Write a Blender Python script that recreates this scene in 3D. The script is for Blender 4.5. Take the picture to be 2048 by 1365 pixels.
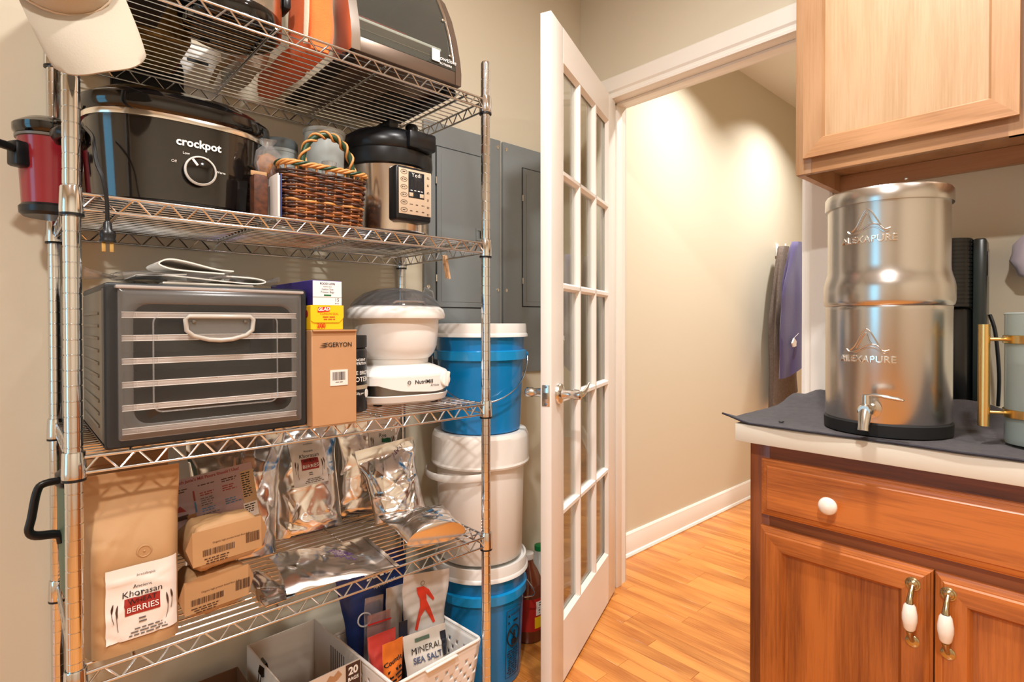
import bpy, bmesh, math, random
from mathutils import Vector, Matrix, Euler, noise
for _o in list(bpy.data.objects): bpy.data.objects.remove(_o)
SC = bpy.context.scene
COL = SC.collection
PI = math.pi
def rad(a): return math.radians(a)

# ------------------------------------------------------------------ camera
yaw, pitch, roll = rad(47.5457), rad(-0.52545), rad(-0.0694)
F = Vector((math.cos(yaw)*math.cos(pitch), math.sin(yaw)*math.cos(pitch), math.sin(pitch)))
Rv = Vector((math.sin(yaw), -math.cos(yaw), 0)); Uv = Rv.cross(F)
R2 = math.cos(roll)*Rv + math.sin(roll)*Uv; U2 = -math.sin(roll)*Rv + math.cos(roll)*Uv
cam = bpy.data.cameras.new('camera'); camo = bpy.data.objects.new('camera', cam); COL.objects.link(camo)
cam.sensor_width = 36; cam.sensor_fit = 'HORIZONTAL'; cam.lens = 1106.46/2048*36
cam.shift_y = (655.18-682.5)/2048; cam.clip_start = 0.02
camo.matrix_world = Matrix(((R2.x,U2.x,-F.x,0),(R2.y,U2.y,-F.y,0),(R2.z,U2.z,-F.z,1.15),(0,0,0,1)))
SC.camera = camo

# ------------------------------------------------------------------ world, lights, exposure
W = bpy.data.worlds.new('world'); SC.world = W; W.use_nodes = True
W.node_tree.nodes['Background'].inputs[0].default_value = (0.24, 0.58, 0.86, 1)
W.node_tree.nodes['Background'].inputs[1].default_value = 4.2
SC.view_settings.view_transform = 'Standard'; SC.view_settings.look = 'None'
SC.view_settings.exposure = 0.14; SC.view_settings.gamma = 1; SC.view_settings.use_curve_mapping = False
CEIL = 2.74
def downlight(x, y, power, col=(1.0,0.972,0.938), size=0.13, spread=172):
    l = bpy.data.lights.new('downlight_lamp','AREA'); l.shape='DISK'; l.size=size; l.energy=power; l.color=col; l.spread=rad(spread)
    o = bpy.data.objects.new('downlight_lamp', l); COL.objects.link(o); o.location=(x,y,CEIL-0.012)
    return o
LIGHTS = [(0.74,0.36,30),(-0.55,-0.30,46),(0.95,-0.75,10)]  # third entry is an added fill lamp for the counter side
HALL_LIGHTS = [(2.62,1.12,18),(3.75,1.12,18)]
for a in LIGHTS: downlight(*a)
for a in HALL_LIGHTS: downlight(*a, spread=125)

# ------------------------------------------------------------------ materials
def lin(c):
    c = c.lstrip('#'); v = [int(c[i:i+2],16)/255 for i in (0,2,4)]
    return tuple(x/12.92 if x<=0.04045 else ((x+0.055)/1.055)**2.4 for x in v)+(1,)
MATS = {}
def nt(m): return m.node_tree.nodes, m.node_tree.links
def mat(name, col, rough=0.5, metal=0.0, bump=0, bscale=60, stretch=None, trans=0, ior=1.45, coat=0, sheen=0, vary=0, vscale=4, alpha=1, spec=0.5, rvar=0):
    if name in MATS: return MATS[name]
    m = bpy.data.materials.new(name); m.use_nodes = True; N, L = nt(m); b = N['Principled BSDF']
    c = lin(col) if isinstance(col,str) else tuple(col)+((1,) if len(col)==3 else ())
    b.inputs['Base Color'].default_value = c; b.inputs['Roughness'].default_value = rough; b.inputs['Metallic'].default_value = metal
    b.inputs['Transmission Weight'].default_value = trans; b.inputs['IOR'].default_value = ior
    b.inputs['Coat Weight'].default_value = coat; b.inputs['Coat Roughness'].default_value = 0.08
    b.inputs['Sheen Weight'].default_value = sheen; b.inputs['Alpha'].default_value = alpha
    b.inputs['Specular IOR Level'].default_value = spec
    if bump or vary or rvar:
        tc = N.new('ShaderNodeTexCoord'); mp = N.new('ShaderNodeMapping'); L.new(tc.outputs['Object'], mp.inputs[0])
        if stretch: mp.inputs['Scale'].default_value = stretch
    if bump:
        n = N.new('ShaderNodeTexNoise'); n.inputs['Scale'].default_value = bscale; n.inputs['Detail'].default_value = 4
        L.new(mp.outputs[0], n.inputs['Vector'])
        bp = N.new('ShaderNodeBump'); bp.inputs['Strength'].default_value = bump; bp.inputs['Distance'].default_value = 0.002
        L.new(n.outputs['Fac'], bp.inputs['Height']); L.new(bp.outputs[0], b.inputs['Normal'])
    if vary:
        n = N.new('ShaderNodeTexNoise'); n.inputs['Scale'].default_value = vscale; n.inputs['Detail'].default_value = 5
        L.new(mp.outputs[0], n.inputs['Vector'])
        r = N.new('ShaderNodeValToRGB'); r.color_ramp.elements[0].position=0.3; r.color_ramp.elements[1].position=0.7
        r.color_ramp.elements[0].color = tuple(x*(1-vary) for x in c[:3])+(1,); r.color_ramp.elements[1].color = tuple(min(1,x*(1+vary)) for x in c[:3])+(1,)
        L.new(n.outputs['Fac'], r.inputs[0]); L.new(r.outputs[0], b.inputs['Base Color'])
    if rvar:
        n = N.new('ShaderNodeTexNoise'); n.inputs['Scale'].default_value = vscale*3; L.new(mp.outputs[0], n.inputs['Vector'])
        r = N.new('ShaderNodeMapRange'); r.inputs[3].default_value = max(0.02,rough-rvar); r.inputs[4].default_value = rough+rvar
        L.new(n.outputs['Fac'], r.inputs[0]); L.new(r.outputs[0], b.inputs['Roughness'])
    MATS[name] = m; return m
def clear(name, tint=(1,1,1), rough=0.03, base=0.06, milky=0, milkcol=(0.8,0.8,0.8)):
    """thin clear sheet: transparent with a fresnel gloss, optional milky diffuse"""
    if name in MATS: return MATS[name]
    m = bpy.data.materials.new(name); m.use_nodes = True; N, L = nt(m); N.remove(N['Principled BSDF']); out = N['Material Output']
    t = N.new('ShaderNodeBsdfTransparent'); t.inputs[0].default_value = tuple(tint)+(1,)
    g = N.new('ShaderNodeBsdfGlossy'); g.inputs['Roughness'].default_value = rough
    lw = N.new('ShaderNodeLayerWeight'); lw.inputs[0].default_value = 0.5
    fr = N.new('ShaderNodeMath'); fr.operation='POWER'; fr.inputs[1].default_value = 5.0; L.new(lw.outputs['Facing'], fr.inputs[0])
    ad = N.new('ShaderNodeMath'); ad.operation='ADD'; ad.use_clamp=True; ad.inputs[1].default_value = base; L.new(fr.outputs[0], ad.inputs[0])
    mx = N.new('ShaderNodeMixShader'); L.new(ad.outputs[0], mx.inputs[0]); L.new(t.outputs[0], mx.inputs[1]); L.new(g.outputs[0], mx.inputs[2])
    last = mx
    if milky:
        d = N.new('ShaderNodeBsdfDiffuse'); d.inputs[0].default_value = tuple(milkcol)+(1,)
        m2 = N.new('ShaderNodeMixShader'); m2.inputs[0].default_value = milky; L.new(mx.outputs[0], m2.inputs[1]); L.new(d.outputs[0], m2.inputs[2]); last = m2
    L.new(last.outputs[0], out.inputs[0]); MATS[name] = m; return m
def wood(name, light, dark, axis='Z', rough=0.35, grain=26, ring=2.6, var=0.18, coat=0.15, contrast=0.5):
    """oak: fine stretched pores and broad cathedral bands; every piece gets its own offset"""
    if name in MATS: return MATS[name]
    m = bpy.data.materials.new(name); m.use_nodes = True; N, L = nt(m); b = N['Principled BSDF']
    tc = N.new('ShaderNodeTexCoord'); oi = N.new('ShaderNodeObjectInfo')
    mu = N.new('ShaderNodeMath'); mu.operation='MULTIPLY'; mu.inputs[1].default_value = 37.0; L.new(oi.outputs['Random'], mu.inputs[0])
    va = N.new('ShaderNodeVectorMath'); va.operation='ADD'; L.new(tc.outputs['Object'], va.inputs[0]); L.new(mu.outputs[0], va.inputs[1])
    def mapped(sx, sa):
        mp = N.new('ShaderNodeMapping'); mp.inputs['Scale'].default_value = tuple(sa if a==axis else sx for a in 'XYZ'); L.new(va.outputs[0], mp.inputs[0]); return mp
    n1 = N.new('ShaderNodeTexNoise'); n1.inputs['Scale'].default_value = grain; n1.inputs['Detail'].default_value = 6; n1.inputs['Roughness'].default_value = 0.65
    L.new(mapped(9,0.35).outputs[0], n1.inputs['Vector'])
    n2 = N.new('ShaderNodeTexNoise'); n2.inputs['Scale'].default_value = ring; n2.inputs['Detail'].default_value = 2
    L.new(mapped(2.4,0.32).outputs[0], n2.inputs['Vector'])
    mm = N.new('ShaderNodeMath'); mm.operation='MULTIPLY'; mm.inputs[1].default_value = 9.0; L.new(n2.outputs['Fac'], mm.inputs[0])
    fr = N.new('ShaderNodeMath'); fr.operation='PINGPONG'; fr.inputs[1].default_value = 1.0; L.new(mm.outputs[0], fr.inputs[0])
    a1 = N.new('ShaderNodeMath'); a1.operation='MULTIPLY'; a1.inputs[1].default_value = contrast; L.new(fr.outputs[0], a1.inputs[0])
    a2 = N.new('ShaderNodeMath'); a2.operation='ADD'; L.new(a1.outputs[0], a2.inputs[0]); L.new(n1.outputs['Fac'], a2.inputs[1])
    r = N.new('ShaderNodeValToRGB'); r.color_ramp.elements[0].position=0.38; r.color_ramp.elements[1].position=0.62+contrast*0.65
    r.color_ramp.elements[0].color = lin(dark); r.color_ramp.elements[1].color = lin(light); L.new(a2.outputs[0], r.inputs[0])
    hs = N.new('ShaderNodeHueSaturation'); mr = N.new('ShaderNodeMapRange'); mr.inputs[3].default_value = 1-var; mr.inputs[4].default_value = 1+var
    L.new(oi.outputs['Random'], mr.inputs[0]); L.new(mr.outputs[0], hs.inputs['Value']); L.new(r.outputs[0], hs.inputs['Color']); L.new(hs.outputs[0], b.inputs['Base Color'])
    b.inputs['Roughness'].default_value = rough; b.inputs['Coat Weight'].default_value = coat; b.inputs['Coat Roughness'].default_value = 0.15
    bp = N.new('ShaderNodeBump'); bp.inputs['Strength'].default_value = 0.12; bp.inputs['Distance'].default_value = 0.001
    L.new(n1.outputs['Fac'], bp.inputs['Height']); L.new(bp.outputs[0], b.inputs['Normal'])
    MATS[name] = m; return m

# ------------------------------------------------------------------ mesh helpers
class B:
    def __init__(s): s.bm = bmesh.new()
    def box(s, c, d, bev=0, rot=None, seg=2):
        r = bmesh.ops.create_cube(s.bm, size=1.0); vs = r['verts']
        M = Matrix.Translation(Vector(c)) @ (rot.to_matrix().to_4x4() if rot else Matrix()) @ Matrix.Diagonal((d[0],d[1],d[2],1))
        bmesh.ops.transform(s.bm, matrix=M, verts=vs)
        if bev:
            es = list({e for v in vs for e in v.link_edges})
            bmesh.ops.bevel(s.bm, geom=es, offset=bev, segments=seg, profile=0.5, affect='EDGES', clamp_overlap=True)
        return s
    def b2(s, x0,x1,y0,y1,z0,z1, bev=0, seg=2): return s.box(((x0+x1)/2,(y0+y1)/2,(z0+z1)/2),(abs(x1-x0),abs(y1-y0),abs(z1-z0)),bev,None,seg)
    def rings(s, rs, closed=True, cap0=True, cap1=True):
        """skin a list of vertex loops"""
        bm = s.bm; V = [[bm.verts.new(p) for p in r] for r in rs]
        n = len(V[0])
        for a, b in zip(V[:-1], V[1:]):
            for i in range(n if closed else n-1):
                j = (i+1)%n
                try: bm.faces.new((a[i],a[j],b[j],b[i]))
                except ValueError: pass
        if cap0 and closed: bm.faces.new(V[0][::-1])
        if cap1 and closed: bm.faces.new(V[-1])
        return V
    def lathe(s, prof, n=40, c=(0,0,0), sx=1, sy=1, a0=0, cap0=True, cap1=True, p=2):
        def pt(r,z,i):
            a = 2*PI*i/n+a0; ca, sa = math.cos(a), math.sin(a)
            if p!=2:
                ca = math.copysign(abs(ca)**(2/p),ca); sa = math.copysign(abs(sa)**(2/p),sa)
            return (c[0]+r*sx*ca, c[1]+r*sy*sa, c[2]+z)
        s.rings([[pt(r,z,i) for i in range(n)] for r,z in prof], True, cap0, cap1); return s
    def cyl(s, p0, p1, r0, r1=None, n=20, cap=True):
        r1 = r0 if r1 is None else r1; p0=Vector(p0); p1=Vector(p1); d=(p1-p0).normalized()
        u = d.orthogonal().normalized(); v = d.cross(u)
        s.rings([[p+r*(math.cos(2*PI*i/n)*u+math.sin(2*PI*i/n)*v) for i in range(n)] for p,r in ((p0,r0),(p1,r1))],True,cap,cap); return s
    def disc_lathe(s, p0, d, prof, n=24):
        """lathe along direction d from p0, prof = (r, t)"""
        p0=Vector(p0); d=Vector(d).normalized(); u=d.orthogonal().normalized(); v=d.cross(u)
        s.rings([[p0+d*t+r*(math.cos(2*PI*i/n)*u+math.sin(2*PI*i/n)*v) for i in range(n)] for r,t in prof]); return s
    def tube(s, pts, r, n=8, closed=False, flat=1.0, up=None):
        P=[Vector(p) for p in pts]; m=len(P); rs=[]; u=None
        for i in range(m):
            if closed: d=P[(i+1)%m]-P[i-1]
            else: d=P[min(i+1,m-1)]-P[max(i-1,0)]
            d.normalize()
            if up is not None: u = (Vector(up)-d*Vector(up).dot(d)).normalized()
            elif u is None: u=d.orthogonal().normalized()
            else: u=(u-d*u.dot(d)).normalized()
            v=d.cross(u); rr = r[i] if isinstance(r,(list,tuple)) else r
            rs.append([P[i]+rr*(math.cos(2*PI*k/n)*u*flat+math.sin(2*PI*k/n)*v) for k in range(n)])
        if closed: rs.append(rs[0]); s.rings(rs,True,False,False)
        else: s.rings(rs)
        return s
    def prism(s, poly, fn, t0, t1):
        """2-D outline poly extruded between t0 and t1 through fn(a,b,t)"""
        s.rings([[fn(a,b,t0) for a,b in poly],[fn(a,b,t1) for a,b in poly]]); return s
    def grid(s, fn, nu, nv):
        V=[[s.bm.verts.new(fn(i/nu,j/nv)) for i in range(nu+1)] for j in range(nv+1)]
        for j in range(nv):
            for i in range(nu):
                s.bm.faces.new((V[j][i],V[j][i+1],V[j+1][i+1],V[j+1][i]))
        return s
    def frame(s, x0,x1,z0,z1, w, y0,y1, prof=None):
        """picture frame in the xz plane (outer rectangle), depth y0..y1"""
        o=[(x0,z0),(x1,z0),(x1,z1),(x0,z1)]; i=[(x0+w,z0+w),(x1-w,z0+w),(x1-w,z1-w),(x0+w,z1-w)]
        rs=[]
        for k in range(4):
            rs.append([(o[k][0],y0,o[k][1]),(i[k][0],y0,i[k][1]),(i[k][0],y1,i[k][1]),(o[k][0],y1,o[k][1])])
        rs.append(rs[0]); s.rings(rs,True,False,False); return s
def shade(me, ang=40):
    me.polygons.foreach_set('use_smooth',[True]*len(me.polygons)); me.set_sharp_from_angle(angle=rad(ang))
def obj(name, b, m, parent=None, loc=None, rot=None, ang=40, fix=True):
    if isinstance(b, B):
        if fix:
            bmesh.ops.remove_doubles(b.bm, verts=b.bm.verts, dist=1e-6); bmesh.ops.recalc_face_normals(b.bm, faces=b.bm.faces)
        me = bpy.data.meshes.new(name); b.bm.to_mesh(me); b.bm.free(); shade(me, ang)
    else: me = b
    if m is not None and not me.materials: me.materials.append(MATS[m] if isinstance(m,str) else m)
    o = bpy.data.objects.new(name, me); COL.objects.link(o)
    if parent: o.parent = parent
    if loc: o.location = loc
    if rot: o.rotation_euler = rot
    return o
def tag(o, label=None, cat=None, group=None, kind=None):
    if label: o['label']=label
    if cat: o['category']=cat
    if group: o['group']=group
    if kind: o['kind']=kind
    return o
def T(name, label, cat, loc=(0,0,0), rot=(0,0,0), group=None, kind=None):
    o = bpy.data.objects.new(name, None); COL.objects.link(o); o.location=loc; o.rotation_euler=rot; o.empty_display_size=0.05
    return tag(o,label,cat,group,kind)
def lettering(name, s, size, m, parent, place, align='CENTER', bold=0.0, sx=1.0, shear=0, space=1.0):
    cu = bpy.data.curves.new('t','FONT'); cu.body=s; cu.size=size; cu.align_x=align; cu.align_y='CENTER'; cu.offset=bold*size; cu.shear=shear; cu.space_character=space
    cu.resolution_u = 3
    to = bpy.data.objects.new('t', cu); me = bpy.data.meshes.new_from_object(to); bpy.data.objects.remove(to); bpy.data.curves.remove(cu)
    for v in me.vertices: v.co = place(v.co.x*sx, v.co.y)
    me.name = name; me.materials.clear(); o = obj(name, me, m, parent); return o
def plane_at(o, u, v):
    o=Vector(o); u=Vector(u).normalized(); v=Vector(v).normalized()
    return lambda x,y: o+u*x+v*y
def print_shape(name, poly, m, parent, place):
    b=B(); vs=[b.bm.verts.new(place(x,y)) for x,y in poly]; b.bm.faces.new(vs); return obj(name,b,m,parent,fix=False)
def fine_print(name, par, place, w, lines, lh, m, seed=1, h=.45, align='CENTER'):
    """print too small to read: rows of word-long dashes"""
    r=random.Random(seed*7+lines); b=B()
    for k in range(lines):
        lw=w*r.uniform(.62,1.0); x=-lw/2 if align=='CENTER' else 0.0; e=x+lw
        while x<e:
            d=min(e-x,lh*r.uniform(.8,2.6)); y=-k*lh
            b.bm.faces.new([b.bm.verts.new(place(p,q)) for p,q in ((x,y-lh*h/2),(x+d,y-lh*h/2),(x+d,y+lh*h/2),(x,y+lh*h/2))]); x+=d+lh*.45
    o=obj(name,b,m,par,fix=False); o['kind']='stuff'; return o
def scribble(name, par, place, w, h, m, seed):
    r=random.Random(seed); b=B(); P=[place(-w/2+w*i/16+r.uniform(-.2,.2)*w/16,r.uniform(-.5,.5)*h) for i in range(17)]; b.tube(P,.0007,4); return obj(name,b,m,par)
def rrect(w,h,r,n=5,cx=0,cy=0):
    out=[]
    for qx,qy,a in ((1,1,0),(-1,1,90),(-1,-1,180),(1,-1,270)):
        for k in range(n+1):
            t=rad(a+90*k/n); out.append((cx+qx*(w/2-r)+r*math.cos(t), cy+qy*(h/2-r)+r*math.sin(t)))
    return out

# ------------------------------------------------------------------ material library
mat('wall_paint','#d6ccb6',0.75,bump=0.05,bscale=220)
mat('ceiling_paint','#ece7dc',0.8)
mat('trim_paint','#efe9e0',0.38)
mat('door_paint','#eee8e0',0.35)
mat('chrome',(0.73,0.76,0.79),0.10,1.0)
mat('chrome_wire',(0.66,0.69,0.72),0.16,1.0)
mat('nickel',(0.66,0.63,0.58),0.22,1.0)
mat('steel_brushed',(0.58,0.555,0.52),0.25,1.0,bump=0.008,bscale=40,stretch=(1,1,40))
mat('steel_dark',(0.25,0.24,0.23),0.3,1.0)
mat('steel_rim',(0.82,0.78,0.72),0.18,1.0)
mat('brass',(0.78,0.55,0.22),0.25,1.0)
mat('brass_antique',(0.50,0.42,0.25),0.22,1.0)
mat('black_plastic','#15171a',0.32)
mat('black_gloss','#0b0b0c',0.08,coat=0.6)
mat('black_matte','#1b1b1c',0.6)
mat('rubber','#101011',0.7)
mat('grey_panel','#7f8485',0.42,bump=0.02,bscale=400)
mat('dark_gap','#2e3133',0.7)
mat('white_plastic','#ece9e4',0.3)
mat('white_soft','#e8e2da',0.45,bump=0.02)
mat('white_print','#f2efe9',0.55)
mat('paper_white','#e9e0d8',0.6)
mat('ink','#1d1a1a',0.6)
mat('ink_grey','#6d6460',0.6)
mat('ink_red','#9c2b25',0.5)
mat('ink_brown','#4a2f22',0.6)
mat('ceramic','#efe6da',0.12,coat=0.5)
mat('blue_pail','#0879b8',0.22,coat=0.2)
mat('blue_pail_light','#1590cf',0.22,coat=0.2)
mat('kraft','#b38a5f',0.62,bump=0.25,bscale=26,vary=0.07,vscale=9)
mat('kraft_dark','#a0764e',0.66,bump=0.25,bscale=26,vary=0.07,vscale=9)
mat('cardboard','#b98c63',0.7,bump=0.05,bscale=90,vary=0.04,vscale=14)
mat('cardboard_in','#6e4a30',0.8)
mat('foil',(0.86,0.85,0.84),0.19,1.0)
mat('red_enamel','#8d1f2b',0.25,coat=0.4)
mat('crock_grey','#6b6862',0.25)
mat('towel_grey','#4b4749',0.95,bump=0.9,bscale=420,sheen=0.0,vary=0.12,vscale=60)
mat('laminate','#d9d3c4',0.35)
mat('canvas_white','#b8ae9c',0.85,bump=0.2,bscale=350)
mat('orange_cloth','#fb7433',0.9,bump=0.5,bscale=300,sheen=0.2,vary=0.08,vscale=20)
mat('cream_cloth','#cdbfa9',0.9,bump=0.4,bscale=260)
clear('glass',(0.97,0.985,0.97),0.01,0.05)
clear('smoke_clear',(0.86,0.85,0.84),0.10,0.07,milky=0.12,milkcol=(0.6,0.58,0.56))
clear('clear_plastic',(0.94,0.93,0.92),0.08,0.12,milky=0.10)
clear('cloudy',(0.86,0.89,0.88),0.25,0.04,milky=0.45,milkcol=(0.62,0.66,0.65))
wood('oak_pale','#bd926a','#a87d55','Z',0.4,ring=3.2)
wood('oak_pale_y','#b2845c','#966b45','Y',0.4,ring=3.2)
wood('oak_amber','#b8682c','#7b3c14','Z',0.32,ring=3.0,var=0.08)
wood('oak_amber_y','#bd6d30','#84431a','Y',0.32,ring=3.0,var=0.08)
wood('oak_frame','#8a4a24','#5a2b12','Z',0.35,ring=3.0,var=0.06)
wood('oak_frame_y','#8a4a24','#5a2b12','Y',0.35,ring=3.0,var=0.06)
wood('oak_floor','#dd9348','#ab6023','Y',0.28,ring=2.2,var=0.09,coat=0.35)
wood('oak_veneer','#bd9d79','#ae8a64','Z',0.4,ring=3.6,var=0.02,contrast=0.3)

# ------------------------------------------------------------------ room shell
YA, XB, XH = 1.62, 1.895, 2.015
def struct(name, b, m, label, cat, ang=40): return tag(obj(name,b,m,ang=ang), label, cat, kind='structure')
struct('wall_left', B().b2(-2.32,5.2,YA,YA+0.12,-0.05,CEIL), 'wall_paint', 'beige painted wall behind the wire shelves running on into the hall', 'wall')
bw = B(); bw.b2(XB,XH,1.484,YA,-0.05,CEIL); bw.b2(XB,XH,0.66,1.484,2.108,CEIL); bw.b2(XB,XH,-1.75,0.66,-0.05,CEIL)
struct('wall_back', bw, 'wall_paint', 'beige wall with the open doorway and the hung cabinets', 'wall')
struct('wall_right', B().b2(-2.32,XB,-1.87,-1.75,-0.05,CEIL), 'wall_paint', 'beige wall on the side opposite the shelves', 'wall')
fw = B(); fw.b2(-2.44,-2.32,-1.87,0.30,-0.05,CEIL); fw.b2(-2.44,-2.32,1.22,YA+.12,-0.05,CEIL); fw.b2(-2.44,-2.32,0.30,1.22,-0.05,0.35); fw.b2(-2.44,-2.32,0.30,1.22,2.15,CEIL)
struct('wall_front', fw, 'wall_paint', 'beige wall with the daylight window behind the viewer', 'wall')
struct('wall_hall_end', B().b2(5.08,5.2,-0.6,YA,-0.05,CEIL), 'wall_paint', 'beige wall closing the hall at its far end', 'wall')
struct('wall_hall_side', B().b2(XH,5.08,0.02,0.14,-0.05,CEIL), 'wall_paint', 'beige hall wall facing the coats', 'wall')
struct('ceiling', B().b2(-2.44,5.2,-1.87,YA+.12,CEIL,CEIL+.1), 'ceiling_paint', 'off white flat ceiling over room and hall', 'ceiling')
w = T('window_1','tall window with white frame letting in blue daylight','window',(-2.40,0.76,0.35),kind='structure')
wf = B(); 
for y0,y1,z0,z1 in ((-.46,-.40,0,1.8),(.40,.46,0,1.8),(-.40,.40,0,.06),(-.40,.40,1.74,1.8),(-.40,.40,.88,.92)): wf.b2(-.03,.03,y0,y1,z0,z1)
obj('window_frame',wf,'trim_paint',w); 
for z0,z1 in ((.06,.88),(.92,1.74)): obj('pane',B().b2(-.004,.004,-.40,.40,z0,z1),'glass',w)
# floor: slab with strip oak boards laid along the doorway wall
floor = struct('floor', B().b2(-2.44,5.2,-1.87,YA+.12,-0.06,-0.003), 'oak_floor', 'orange oak strip floor of the room and hall', 'floor')
rng = random.Random(4); plank_me = {}
x = 0.30; PW = 0.0572
while x < 4.30:
    y = 1.618
    lo = 0.0 if x>1.2 else 0.60
    first = True
    while y > lo:
        ln = rng.choice((0.45,0.62,0.8,1.0)) if not first else rng.choice((0.2,0.35,0.5,0.7)); first=False
        y0 = max(lo-0.02, y-ln); ln = round(y-y0,2)
        if ln < 0.05: break
        if XB-0.01 < x+PW and x < XH+0.01 and y0 > 1.47: y = y0; continue
        if ln not in plank_me:
            b = B(); b.b2(-PW/2+.0003,PW/2-.0003,-ln/2+.0003,ln/2-.0003,-0.006,0,bev=0.0006,seg=1); o = obj('plank',b,'oak_floor',floor); plank_me[ln]=o.data
        else: o = obj('plank',plank_me[ln],None,floor)
        o.location=(x+PW/2,y-ln/2,0); y -= ln
    x += PW
# trim
def casing_profile(w=0.088, t=0.019):
    return [(0,0),(0,t*.55),(.010,t*.62),(.014,t*.45),(.022,t*.5),(.030,t*.85),(w*.75,t),(w-.006,t),(w,t*.7),(w,0)]
prof = casing_profile()
oy0, oy1, oz = 0.682, 1.462, 2.090
b = B()
rs=[]
for (cy,cz,sy,sz) in ((oy1,0,1,0),(oy1,oz,1,1),(oy0,oz,-1,1),(oy0,0,-1,0)):
    rs.append([(XB-t, cy+sy*wd, cz+sz*wd) for wd,t in prof])
b.rings(rs); struct('trim_1', b, 'trim_paint','white moulded casing around the open doorway','trim',ang=25)
b = B(); rs=[]
for (cy,cz,sy,sz) in ((oy1,0,1,0),(oy1,oz,1,1),(oy0,oz,-1,1),(oy0,0,-1,0)):
    rs.append([(XH+t, cy+sy*wd, cz+sz*wd) for wd,t in casing_profile(0.06,0.008)])
b.rings(rs); struct('trim_2', b, 'trim_paint','white casing of the doorway on its hall side','trim',ang=25)
b = B(); b.b2(XB-.001,XH+.001,oy1,oy1+.021,0,oz+.018); b.b2(XB-.001,XH+.001,oy0-.021,oy0,0,oz+.018); b.b2(XB-.001,XH+.001,oy0,oy1,oz,oz+.018)
b.b2(1.938,1.975,oy1-.011,oy1,0,oz,bev=.002); b.b2(1.938,1.975,oy0,oy0+.011,0,oz,bev=.002); b.b2(1.938,1.975,oy0,oy1,oz-.011,oz,bev=.002)
struct('trim_3', b, 'trim_paint','white jamb lining the doorway with a narrow door stop','trim')
def baseboard(name, p0, p1, n, label, h=0.115):
    p0=Vector(p0); p1=Vector(p1); n=Vector(n); pr=[(0,0),(.022,0),(.024,.006),(.020,.016),(.014,.019),(.014,h-.02),(.011,h-.013),(.011,h-.008),(.006,h),(0,h)]
    b=B(); b.rings([[p+n*a+Vector((0,0,z)) for a,z in pr] for p in (p0,p1)]); return struct(name,b,'trim_paint',label,'baseboard',ang=25)
baseboard('baseboard_hall',(XH+.012,YA,0),(5.08,YA,0),(0,-1,0),'white baseboard with shoe moulding along the hall wall')
baseboard('baseboard_left',(-2.3,YA,0),(XB,YA,0),(0,-1,0),'white baseboard behind the shelves and buckets')
# recessed downlights
for i,(x,y) in enumerate([a[:2] for a in LIGHTS+HALL_LIGHTS]):
    lab = ['white recessed ceiling downlight nearest the shelves','white recessed ceiling downlight behind the viewer','white fill downlight added in front of the counter','white recessed ceiling downlight in the hall by the doorway','white recessed ceiling downlight in the hall near the coats'][i]
    t = T('downlight',lab,'ceiling light',(x,y,CEIL),group='recessed ceiling downlights')
    obj('trim_ring',B().lathe([(.075,0),(.10,0),(.098,-.006),(.078,-.010),(.075,-.004)],32,cap0=False,cap1=False),'trim_paint',t)

# ------------------------------------------------------------------ french door
DA = rad(202.76)
door = T('door_1','white french door with fifteen glass panes standing ajar','door',(1.90,1.43,0.012),(0,0,DA),kind='structure')
DW, DH, TH = 0.762, 2.062, 0.035
s0,s1 = 0.108, 0.655; zt, zb = 1.953, 0.192
for a,c in ((0,s0),(s1,DW)): obj('stile',B().b2(a,c,-TH,0,0,DH,bev=.0015),'door_paint',door)
obj('top_rail',B().b2(s0,s1,-TH,0,zt,DH),'door_paint',door); obj('bottom_rail',B().b2(s0,s1,-TH,0,0,zb),'door_paint',door)
mw = 0.026; pw = (s1-s0-2*mw)/3; ph = (zt-zb-4*mw)/5
def muntin_prof(h): return [(-h*.5,-.0175-.004),(-h*.5,-.0175+.004),(-h*.22,-.001),(h*.22,-.001),(h*.5,-.0175+.004),(h*.5,-.0175-.004),(h*.22,-TH+.001),(-h*.22,-TH+.001)]
for k in (1,2):
    xc = s0+k*pw+(k-.5)*mw; bb=B(); bb.rings([[(xc+a,y,z) for a,y in muntin_prof(mw)] for z in (zb,zt)]); obj('muntin',bb,'door_paint',door,ang=20)
for k in range(1,5):
    zc = zb+k*ph+(k-.5)*mw; bb=B(); bb.rings([[(x_,y,zc+a) for a,y in muntin_prof(mw)] for x_ in (s0,s1)]); obj('muntin',bb,'door_paint',door,ang=20)
for i in range(3):
    for j in range(5):
        x0=s0+i*(pw+mw); z0=zb+j*(ph+mw)
        obj('pane',B().b2(x0-.004,x0+pw+.004,-.0195,-.0155,z0-.004,z0+ph+.004),'glass',door)
bb=B(); g=.012   # sticking moulding around the glazed field
for y0,y1 in ((0,-.0135),(-TH,-.0215)):
    pr=[(0,y0),(g,y1),(0,y1)]
    bb.rings([[(x_+sx*a,y,z_+sz*a) for a,y in pr] for x_,z_,sx,sz in ((s0,zb,1,1),(s1,zb,-1,1),(s1,zt,-1,-1),(s0,zt,1,-1),(s0,zb,1,1))],True,False,False)
obj('glazing_bead',bb,'door_paint',door,ang=20)
lx, lz = 0.700, 0.918
ls = obj('lever_handle',B().disc_lathe((lx,0,lz),(0,1,0),[(.033,0),(.033,.005),(.030,.010),(.016,.014),(.013,.030),(.013,.048),(.0155,.052),(.0155,.070),(.012,.074)]),'nickel',door)
b=B(); pts=[(lx,.062,lz)]+[(lx-.015-.022*k,.070-.001*k,lz+.003*k*k*.5) for k in range(0,5)]
b.tube(pts,[.010,.0105,.010,.009,.007,.004],12,flat=.62,up=(0,1,0)); obj('lever',b,'nickel',ls)
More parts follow.
